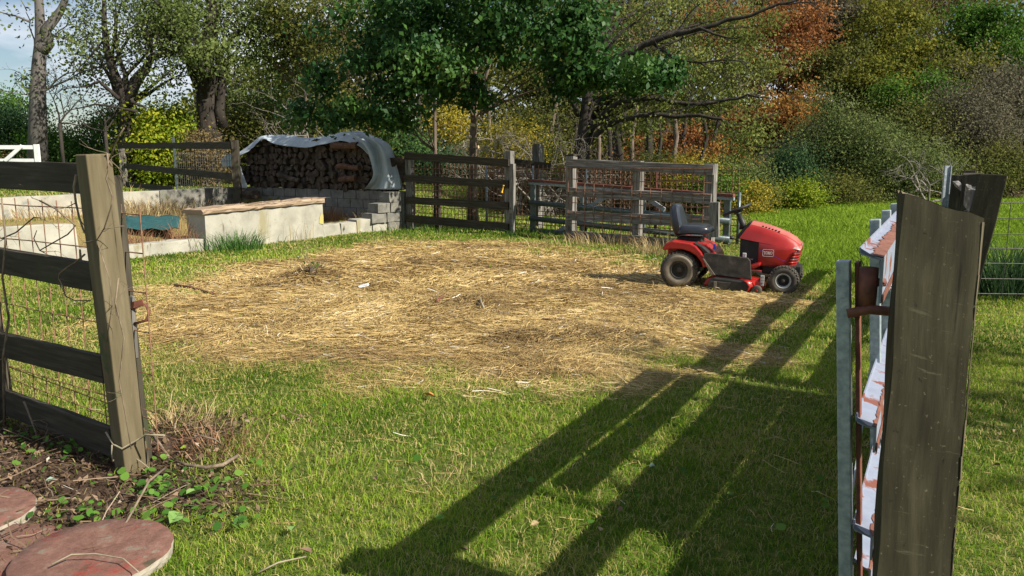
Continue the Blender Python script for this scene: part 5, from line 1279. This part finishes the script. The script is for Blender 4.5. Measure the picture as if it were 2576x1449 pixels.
tuft(380, 530, .9, 800, .35, .012, 'dryweed', 'straw coloured dry grass mound inside the low walls', z=.4, wide=2.2)
tuft(210, 545, .9, 500, .3, .012, 'dryweed', 'dry yellow grass along the foot of the whitewashed wall', z=.4, wide=2.5)
tuft(462, 632, .2, 160, .4, .006, 'redweed', 'dead weeds at the left corner of the rendered block')
tuft(740, 606, .3, 120, .35, .006, 'dryweed', 'thin dry stalks growing against the rendered block', lean=(.05, .5), wide=1.6)
tuft(825, 575, .3, 300, .35, .007, 'redweed', 'dry reddish weeds in the gap right of the rendered block', wide=1.2)
tuft(870, 540, .7, 500, .22, .01, 'dryweed', 'dry weeds on the ledge in front of the grey block wall', z=.15, wide=1.6)
tuft(960, 578, .35, 300, .28, .008, 'dryweed', 'yellowish grass at the foot of the block pier', wide=1.5)
tuft(1000, 560, .3, 200, .35, .008, 'tuft', 'green weeds between the block pier and the fence')
tuft(785, 700, .25, 260, .10, .006, 'straw', 'straw heaped loosely round the cut stump', lean=(.8, 1.7), cat='straw heap')
tuft(1110, 588, .5, 340, .16, .012, 'green', 'leafy weeds along the foot of the shaded fence', wide=2.6)
tuft(1320, 596, .4, 240, .18, .012, 'green', 'leafy weeds in the gap between the two fences', wide=1.6)
tuft(1530, 618, .5, 400, .24, .008, 'dryweed', 'dry and green weeds under the silvered fence', wide=2.6)
tuft(1660, 640, .4, 300, .30, .008, 'dryweed', 'brown dry grass under the right end of the silvered fence', wide=1.6)
tuft(1780, 716, .15, 150, .10, .006, 'dryweed', 'clump of dry cuttings caught between the wheels of the tractor')

# ------------------------------------------------------------------ trees and bushes
def forest():
    T = tree; bp = blob_px
    # near glossy pair behind the shaded fence
    b1 = G(1190, 566)
    Yb = b1.y
    T('tree', 'dark glossy leaved tree with cut branch stubs on its trunk behind the shaded fence', 'tree', b1,
      [bp(1230, 60, 260, 105, 16.2, 50, 120, .22), bp(1010, 100, 150, 110, 15.8, 26, 120, .22), bp(1420, 110, 120, 90, 16, 28, 120, .2), bp(1570, 190, 120, 30, 15.8, 20, 110, .16), bp(1190, 235, 34, 50, 16.6, 7, 80, .12), bp(1640, 185, 70, 22, 16, 8, 90, .15),
       bp(1440, 205, 100, 28, 16.4, 12, 100, .16), bp(1110, 210, 60, 50, 17, 8, 100, .18), bp(1150, -40, 370, 70, 15.6, 40, 130, .34)], 'gloss', .125, .125, 'mid',
      trunk_pts=[b1, V(1189, 480, Yb), V(1190, 390, Yb), V(1192, 300, Yb), V(1196, 200, Yb), V(1200, 60, Yb), V(1210, -150, Yb)], limbs=9, lk=.2, droop=.8)
    t = bpy.data.objects['tree']
    for (x, y, s) in ((1199, 296, 1), (1193, 316, -1), (1201, 330, 1), (1184, 345, -1), (1197, 372, 1)):
        p = V(x, y, Yb - .1); q = p + Vector((.06 * s, -.07, .02)); mb = MB(); mb.tube([p, q], .04, 8); mb.build('cut_stub', M['cutwood'], t)
    b2 = G(1098, 560)
    T('tree', 'slender glossy leaved tree whose low branch hangs over the white tarp', 'tree', b2,
      [bp(1000, 180, 170, 75, 15.6, 26, 110, .2), bp(890, 280, 105, 32, 15.6, 15, 80, .14), bp(850, 315, 24, 20, 15.2, 4, 50, .09), bp(760, 290, 50, 26, 15.8, 6, 80, .18), bp(990, 295, 60, 40, 16, 8, 110, .2), bp(1080, 60, 160, 110, 18, 20, 130, .3)], 'gloss', .12, .07, 'mid',
      trunk_pts=[b2, V(1098, 480, b2.y), V(1094, 380, b2.y), V(1094, 280, b2.y), V(1088, 120, b2.y), V(1080, -60, b2.y)], limbs=7, lk=.25, droop=.8)
    # big spreading tree
    b3 = G(1462, 545); Y3 = b3.y
    def LB(pts, Y0=None, Y1=None):
        Y0 = Y0 or Y3; Y1 = Y1 or Y3; n = len(pts) - 1
        return [V(a, b, Y0 + (Y1 - Y0) * i / n) for i, (a, b) in enumerate(pts)]
    ext = [LB([(1480, 345), (1500, 310), (1540, 270), (1570, 253), (1640, 246), (1700, 258), (1770, 262), (1830, 250), (1880, 238), (1935, 246)], Y3, Y3 - 2), LB([(1475, 370), (1510, 330), (1560, 300), (1620, 290), (1700, 294), (1760, 290), (1815, 300), (1850, 335), (1885, 365)], Y3, Y3 - 2.5),
           LB([(1475, 230), (1500, 180), (1555, 140), (1620, 112), (1665, 95), (1730, 80), (1800, 62), (1860, 45), (1920, 25), (1990, 5), (2060, -30)], Y3, Y3 - 2), LB([(1640, 105), (1670, 130), (1700, 150), (1760, 158), (1830, 150), (1885, 158)], Y3 - .6, Y3 - 1.8),
           LB([(1455, 290), (1430, 240), (1395, 215), (1360, 170)], Y3, Y3 - 1), LB([(1470, 230), (1500, 120), (1530, 60), (1570, 0), (1600, -60)], Y3, Y3 + 1), LB([(1505, 120), (1560, 50), (1640, 10), (1730, -5)], Y3, Y3 + 1), LB([(1700, 90), (1760, 70), (1830, 95), (1870, 92)], Y3 - 1, Y3 - 2), LB([(1480, 250), (1495, 210), (1520, 190), (1610, 180), (1690, 200)], Y3, Y3 + 1.5)]
    T('tree', 'big spreading tree with dark sweeping limbs behind the steel pen gate', 'tree', b3,
      [bp(1700, 180, 220, 55, Y3 + 1.5, 40, 200, .4), bp(1640, 60, 220, 60, Y3 + 2, 30, 180, .4), bp(1760, 250, 170, 32, Y3 + .8, 22, 170, .32), bp(1880, 345, 50, 40, Y3 - 2.5, 9, 130, .3), bp(1590, 310, 90, 30, Y3 - .5, 9, 130, .3), bp(1830, 70, 130, 40, Y3 + 1.5, 14, 140, .35), bp(1430, 60, 130, 90, Y3 + 1, 16, 200, .5), bp(1590, 225, 100, 40, Y3, 14, 180, .3)],
      'sprig', .085, .27, 'dark', trunk_pts=[b3, V(1464, 480, Y3), V(1463, 400, Y3), V(1470, 330, Y3), V(1476, 270, Y3), V(1480, 200, Y3), V(1492, 100, Y3), V(1500, -60, Y3)], limbs=16, extra=ext, extra_r=[.10, .09, .11, .05, .08, .10, .08, .05, .08], droop=.4)
    # left side trees
    b = V(95, 340, 27); q = lambda l, Y=27, Y1=None: [V(a, c, Y) for a, c in l]
    T('tree', 'pale grey trunk forking against the sky at far left', 'tree', b, [bp(230, 190, 70, 90, 27, 8, 90, .5), bp(190, 60, 60, 50, 27, 5, 60, .5), bp(70, 220, 20, 60, 27, 5, 40, .25), bp(40, 45, 50, 30, 27, 3, 25, .4)], 'grayolive', .13, .29, 'gray',
      trunk_pts=q([(95, 470), (95, 240), (98, 160), (103, 100), (100, 40), (95, -40), (92, -120)]), limbs=7, twl=.8, lk=.12,
      extra=[q([(100, 130), (118, 90), (140, 45), (168, -10), (200, -70)]), q([(75, 55), (40, 40), (0, 30), (-60, 5)]), q([(110, 85), (190, 105), (240, 80)])], extra_r=[.24, .04, .04])
    T('tree', 'dark twisted multi stemmed tree left of centre against the sky', 'tree', V(318, 330, 26), [bp(330, 60, 120, 80, 27, 22, 150, .6), bp(400, 90, 90, 80, 26, 14, 150, .5), bp(240, 120, 60, 60, 26, 8, 90, .5), bp(440, 200, 60, 50, 26, 8, 110, .4)], 'grayolive', .11, .22, 'dark',
      trunk_pts=q([(322, 470), (318, 280), (312, 250), (300, 215), (282, 170), (268, 120), (262, 60), (262, -30)], 26), limbs=10, twl=.9,
      extra=[q([(318, 270), (335, 225), (350, 190), (372, 160), (400, 140), (440, 128), (470, 120)], 26), q([(322, 240), (318, 205), (305, 160), (292, 90), (285, 20)], 26), q([(300, 250), (270, 222), (250, 205), (238, 208), (222, 218), (170, 222)], 25), q([(330, 250), (345, 262), (370, 275)], 25),
             q([(345, 280), (290, 270), (240, 262), (200, 272), (160, 282)], 25), q([(262, 100), (220, 150), (170, 200)], 25)], extra_r=[.2, .11, .07, .08, .05, .035])
    T('tree', 'very thick old trunk wrapped in vines behind the three rail fence', 'tree', V(525, 400, 27), [bp(560, 30, 190, 80, 28, 40, 190, .7), bp(460, 70, 110, 70, 27, 22, 160, .55), bp(620, 110, 90, 70, 27, 12, 130, .5), bp(500, 130, 60, 60, 25.5, 12, 120, .35)], 'grayolive', .12, .42, 'dark',
      trunk_pts=q([(528, 400), (526, 330), (520, 260), (515, 200), (520, 140), (528, 80), (535, 0), (540, -80)]), limbs=14, twl=.9, extra=[q([(505, 230), (480, 180), (462, 140), (452, 90)]), q([(545, 140), (590, 85), (630, 60)]), q([(560, 320), (556, 240), (548, 160), (546, 80)])], extra_r=[.15, .12, .2])
    T('tree', 'thin leaning tree with an arched branch right of the thick vine trunk', 'tree', V(700, 400, 28), [bp(760, 110, 130, 90, 28, 34, 180, .6), bp(840, 30, 150, 80, 28, 32, 180, .6), bp(690, 40, 80, 60, 28, 9, 120, .5)], 'olive', .12, .13, 'mid',
      trunk_pts=q([(760, 400), (765, 330), (770, 270), (770, 200), (790, 120), (800, 20)], 28), limbs=14, extra=[q([(765, 200), (720, 178), (680, 150), (650, 120), (630, 95)], 28), q([(770, 230), (800, 200), (850, 190)], 28)], extra_r=[.07, .05])
    # hedges and bushes (x, y, rx, ry, Y, leaf, clumps, per, size, sigma, label)
    B = [(30, 330, 75, 60, 30, 'dark', 34, 150, .12, .4, 'dark rounded bush at the far left edge'),
         (30, 265, 45, 45, 33, 'green', 16, 130, .12, .4, 'tall dark hedge top above the white gate'),
         (150, 372, 90, 48, 29, 'green', 40, 170, .10, .4, 'green hedge behind the near post'),
         (250, 350, 80, 58, 28.5, 'vinegreen', 38, 170, .10, .4, 'mid green bush left of the yellow green shrub'),
         (310, 300, 60, 28, 28, 'vinegreen', 16, 130, .11, .3, 'leafy mound under the twisted tree'),
         (398, 330, 88, 72, 26.5, 'lime', 60, 190, .12, .38, 'bright yellow green shrub above the three rail fence'),
         (420, 425, 120, 42, 26.8, 'lime', 40, 190, .10, .35, 'yellow green undergrowth seen through the three rail fence'),
         (520, 380, 55, 80, 26.2, 'brown', 26, 150, .09, .35, 'brown vine tangle at the foot of the thick trunk'),
         (620, 320, 80, 90, 29, 'olive', 44, 180, .10, .45, 'olive thicket behind the left end of the woodpile'),
         (700, 290, 90, 70, 31, 'vinegreen', 36, 170, .10, .45, 'green thicket between the thick trunk and the glossy tree'),
         (800, 250, 90, 70, 32, 'olive', 34, 170, .11, .45, 'olive thicket behind the tarp peak'),
         (900, 380, 110, 80, 29, 'olive', 44, 170, .10, .45, 'dim olive thicket behind the woodpile'),
         (950, 310, 90, 60, 31, 'brown', 30, 150, .10, .45, 'brown leaved thicket above the tarp'),
         (1060, 410, 110, 70, 30, 'dark', 46, 180, .10, .45, 'dark green bush behind the shaded fence'),
         (1000, 340, 80, 70, 30, 'vinegreen', 36, 150, .10, .4, 'green shrub right of the tarp'),
         (1150, 330, 90, 60, 33, 'yellow', 26, 150, .10, .45, 'yellowing shrub between the two slender trunks'),
         (1150, 440, 90, 45, 29, 'dark', 36, 170, .09, .4, 'dark low shrub left of the narrow gap'),
         (1310, 385, 85, 60, 27, 'yellow', 40, 150, .09, .38, 'yellow green shrub behind the tall lone post'),
         (1330, 330, 110, 90, 33, 'olive', 46, 160, .10, .5, 'olive brush behind the bare tangled branches'),
         (1390, 440, 80, 45, 25, 'olive', 30, 150, .08, .35, 'brownish brush behind the narrow gap'),
         (1250, 470, 60, 55, 24, 'brown', 30, 160, .07, .3, 'dry brown brush behind the rusty wire'),
         (1560, 440, 90, 40, 24, 'brown', 30, 150, .08, .35, 'brown brush behind the silvered fence'),
         (1650, 430, 80, 40, 25, 'bushgray', 28, 150, .08, .3, 'grey green brush above the silvered fence'),
         (1745, 430, 80, 42, 23.5, 'yellow', 40, 170, .07, .28, 'pale yellow flowering bush at the right end of the silvered fence'),
         (1800, 480, 85, 50, 22.5, 'green', 42, 170, .07, .3, 'green bush behind the steering wheel'),
         (1880, 500, 60, 45, 22, 'yellow', 30, 150, .065, .25, 'low yellowing bush above the tractor hood'),
         (1860, 440, 80, 55, 24, 'bushgray', 36, 160, .08, .3, 'grey green bush left of the big round bush'),
         (1985, 440, 75, 75, 26, 'dark', 50, 180, .08, .35, 'dark green bush in front of the big round bush'),
         (2015, 500, 60, 42, 24, 'lime', 36, 150, .07, .25, 'small yellow green bush at the meadow edge'),
         (2130, 385, 175, 140, 29, 'bushgray', 150, 260, .085, .5, 'big rounded grey green bush at the meadow edge'),
         (2090, 490, 110, 50, 27, 'olive', 50, 160, .08, .35, 'brushy skirt under the big rounded bush'),
         (2250, 430, 100, 85, 29, 'bushgray', 60, 190, .085, .45, 'grey green bush on the right flank of the big round bush'),
         (2310, 340, 90, 90, 33, 'olive', 46, 170, .10, .5, 'olive shrub behind the right flank of the big bush'),
         (2440, 310, 120, 120, 33, 'mauve', 80, 190, .10, .6, 'grey brown shrub above the thick gate post'),
         (2400, 450, 110, 60, 31, 'olive', 50, 170, .09, .45, 'olive brush at the meadow edge behind the posts'),
         (2540, 430, 90, 80, 31, 'olive', 46, 180, .09, .45, 'olive brush behind the wire fence at the right edge'),
         (2560, 250, 90, 90, 35, 'mauve', 40, 170, .11, .55, 'grey brown shrub at the right edge of the frame')]
    for (x, y, rx, ry, Y, lf, n, per, sz, sg, l) in B:
        c, r, _, _, _ = bp(x, y, rx, ry, Y, n, per, sg); base = Vector((c[0], c[1], 0)); base.z = hz(base.x, base.y) - .05
        t = thing('bush', l, 'bush', base)
        z1 = c[2] + r[2]; zc = (z1 + base.z) / 2 if c[2] - r[2] < 1.6 else c[2]; rz = (z1 - zc)
        cc, p, rn, nr = clumps((c[0], c[1], zc), (r[0], r[1] * .8, rz), int(n * (1 + .35 * (rz > r[2] * 1.2))), int(per * 1.15), sg, shell=.25)
        mb = MB()
        for i in rng.choice(len(cc), 9, replace=False):
            mb.tube(wob(bez(base + Vector((random.uniform(-.3, .3), random.uniform(-.2, .2), 0)), cc[i], (0, 0, .3), 4), .08), [.035, .03, .022, .014, .006], 5, cap=False)
        mb.build('stems', M['bark_mid'], t)
        p[:, 2] = np.maximum(p[:, 2], hgt(p[:, 0], p[:, 1]) + .02)
        link_mesh('foliage', leaf_mesh('foliage', p - np.array(base), sz, rn, nrm=nr), LM[lf], t)
    # forest trees (x, y, rx, ry, Y, leaf, clumps, per, size, sigma, trunk px x, bark, label)
    F = [(1960, 120, 105, 135, 44, 'rust', 66, 190, .16, .8, 1950, 'mid', 'rust red maple left of the yellow trees'),
         (1820, 60, 110, 80, 47, 'rust', 34, 160, .16, .8, 1840, 'mid', 'rusty tree behind the long dark limb'),
         (1560, 60, 110, 90, 48, 'brown', 36, 160, .16, .9, 1555, 'dark', 'brownish tree behind the spreading tree'),
         (1985, 275, 88, 60, 38, 'orange', 36, 150, .13, .5, 1985, 'dark', 'bright orange small tree left of the round bush'),
         (1900, 330, 90, 60, 39, 'rust', 36, 150, .13, .5, 1890, 'dark', 'red understory tree below the sweeping limbs'),
         (1660, 360, 120, 50, 40, 'rust', 26, 130, .13, .55, 1640, 'dark', 'reddish understory tree in the shaded wood'),
         (1700, 300, 130, 60, 44, 'olive', 36, 150, .14, .6, 1700, 'dark', 'olive understory tree in the shaded wood'),
         (1820, 390, 90, 50, 36, 'orange', 18, 120, .11, .45, 1800, 'dark', 'yellow orange sapling low in the wood'),
         (2100, 60, 120, 110, 50, 'mauve', 60, 170, .17, .9, 2110, 'mid', 'half bare brown tree at the top right of the rust maple'),
         (2090, 190, 90, 90, 43, 'olive', 46, 170, .15, .6, 2090, 'dark', 'olive tree just right of the rust maple'),
         (2200, 210, 100, 90, 41, 'gold', 54, 180, .14, .6, 2190, 'dark', 'yellow green tree above the big round bush'),
         (2230, 80, 120, 90, 47, 'gold', 50, 170, .16, .8, 2240, 'mid', 'olive gold tree high above the big round bush'),
         (2330, 150, 110, 110, 42, 'gold', 60, 180, .15, .7, 2335, 'mid', 'golden yellow tree right of centre of the right wood'),
         (2300, 270, 90, 80, 37, 'green', 50, 180, .13, .5, 2290, 'dark', 'green tree between the round bush and golden tree'),
         (2450, 90, 110, 110, 42, 'green', 66, 190, .15, .6, 2450, 'dark', 'fresh green tree at the top right corner'),
         (2420, 190, 80, 60, 39, 'gold', 34, 160, .13, .5, 2400, 'dark', 'yellow green tree under the fresh green tree'),
         (2570, 170, 80, 120, 40, 'green', 40, 180, .14, .6, 2570, 'dark', 'green tree cut by the right edge'),
         (2360, -10, 160, 70, 52, 'brown', 40, 160, .18, .9, 2360, 'mid', 'brown tree top at the upper right'),
         (2000, -30, 160, 80, 52, 'brown', 36, 160, .18, .9, 2010, 'mid', 'brown tree top above the rust maple'),
         (1750, -20, 150, 80, 52, 'mauve', 34, 160, .18, .9, 1760, 'mid', 'grey brown tree top behind the long limbs'),
         (1350, 190, 140, 120, 46, 'olive', 50, 160, .15, .8, 1350, 'dark', 'olive tree behind the glossy tree'),
         (1130, 200, 140, 120, 46, 'olive', 46, 160, .15, .8, 1130, 'dark', 'olive tree in the gap between the slender trunks'),
         (930, 150, 130, 110, 46, 'brown', 40, 160, .15, .8, 930, 'dark', 'brownish tree left of the glossy crown'),
         (760, 160, 110, 100, 45, 'grayolive', 22, 140, .15, .8, 750, 'dark', 'thin grey olive tree with sky showing through'),
         (600, 210, 100, 90, 44, 'grayolive', 20, 130, .15, .7, 600, 'dark', 'thin crown behind the thick vine trunk'),
         (1560, 200, 130, 100, 45, 'grayolive', 40, 160, .15, .7, 1540, 'dark', 'grey olive tree behind the big forked trunk'),
         (1450, 20, 140, 90, 48, 'olive', 34, 160, .16, .8, 1450, 'dark', 'olive tree top above the forked trunk')]
    for (x, y, rx, ry, Y, lf, n, per, sz, sg, tx, bk, l) in F:
        bs = V(tx, 500, Y); T('tree', l, 'tree', (bs.x, bs.y, 0), [bp(x, y, rx, ry, Y, int(n * 1.15), int(per * .8), sg * .62, .7)], lf, sz * 1.12, .17, bk, limbs=12, group='wood behind the meadow')
    # bare trunks of the shaded wood
    lab = 'thin bare dark trunk standing in the shaded wood behind the pens'
    for i, (x, Y, w) in enumerate(((1512, 33, .1), (1535, 36, .12), (1560, 31, .14), (1595, 38, .12), (1622, 30, .17), (1655, 37, .1), (1690, 34, .12), (1722, 39, .13), (1760, 35, .1), (1385, 34, .12), (1410, 38, .1), (1790, 37, .1), (1240, 36, .1), (980, 35, .1), (1050, 37, .12), (1840, 40, .12))):
        b_ = V(x, 500, Y); b_.z = -.05; mb = MB(); pts = wob([b_ + Vector((random.uniform(-.1, .1) * k, 0, 1.3 * k)) for k in range(8)], .06); mb.tube(pts, [w * (1 - .08 * k) for k in range(8)], 7)
        for k in range(5): twigs(mb, pts[random.randint(2, 6)], (random.uniform(-1, 1), random.uniform(-.5, .5), random.uniform(.2, .8)), random.uniform(.8, 1.6), .03, 1)
        mb.build('bare_tree', M['bark_dark' if i % 3 else 'bark_mid'], None, loc=b_, label=lab, cat='tree', group='bare trunks in the shaded wood')
    # pale tangled bare shrubs
    for x, yb, Y, n, ln, l in ((1300, 430, 22, 5, 1.5, 'pale tangled bare shrub left of the tall lone post'), (1375, 440, 21, 7, 1.5, 'pale twisted bare branches beside the big forked trunk'), (1410, 400, 22, 5, 1.2, 'bare twisting shrub touching the forked trunk'), (1260, 400, 23, 4, 1.4, 'bare grey shrub behind the glossy trunk'), (760, 330, 27, 4, 1.8, 'bare pale saplings behind the woodpile'), (2340, 470, 26, 5, 1.2, 'bare grey twigs at the meadow edge by the posts')):
        b_ = V(x, yb, Y); b_.z = hz(b_.x, b_.y) - .05; mb = MB()
        for k in range(n): twigs(mb, b_, (random.gauss(0, .35), random.gauss(0, .3), 1), ln * random.uniform(.8, 1.2), .045, 4)
        mb.build('bare_shrub', M['twig'], None, loc=b_, label=l, cat='shrub')
    for x, yb, Y, l in ((150, 310, 25, 'dead bare branches sticking up beside the pale forked trunk'), (265, 330, 25, 'dead bare branches above the hedge under the twisted tree')):
        b_ = V(x, yb, Y); mb = MB(); g_ = Vector((b_.x, b_.y, hz(b_.x, b_.y) - .05)); mb.tube([g_, b_], [.06, .05], 6)
        for k in range(4): twigs(mb, b_, (random.gauss(0, .9), random.gauss(0, .2), .7), 1.1, .03, 3)
        mb.build('bare_shrub', M['bark_dark'], None, loc=g_, label=l, cat='shrub')
    # far wood as one mass
    n = 110000; x = rng.uniform(-60, 75, n); y = rng.uniform(52, 66, n); pxx = CX + FPX * x / y
    top = np.interp(pxx, [-200, 0, 300, 450, 600, 900, 1300, 1700, 2050, 2600], [3.4, 3.4, 2.6, 5.0, 8.0, 11, 14, 15.5, 15.0, 15])
    hh = top * (.75 + .35 * vnoise(x, y * 0, .25, 40)); z = hh * rng.uniform(0, 1, n) ** .8
    p = np.stack([x, y, z], 1); rn = vnoise(x, z, .35, 41) * .6 + rng.uniform(0, .4, n)
    link_mesh('distant_wood', leaf_mesh('distant_wood', p, .42, rn), LM['olive'], label='far mass of the wood behind the nearer trees', cat='woodland', kind='stuff')
    n = 26000; x = rng.uniform(-30, 45, n); y = np.interp(x, fx_, fy_) + rng.uniform(.5, 16, n); z = rng.uniform(0, 1, n) ** 1.8 * 1.3 + hgt(x, y)
    rn = vnoise(x, y, .5, 44) * .7 + rng.uniform(0, .3, n)
    link_mesh('undergrowth', leaf_mesh('undergrowth', np.stack([x, y, z], 1), .10, rn), LM['brown'], label='brown undergrowth covering the floor of the wood', cat='undergrowth', kind='stuff')
    # off frame tree to the right that dapples the right lawn
    T('tree', 'leafy tree beyond the right edge shading the right hand lawn', 'tree', (9.5, 1.2, 0), [((9.2, 1.4, 5.2), (2.2, 2.2, 1.5), 26, 60, .5)], 'olive', .14, .16, 'mid', limbs=8)
forest()
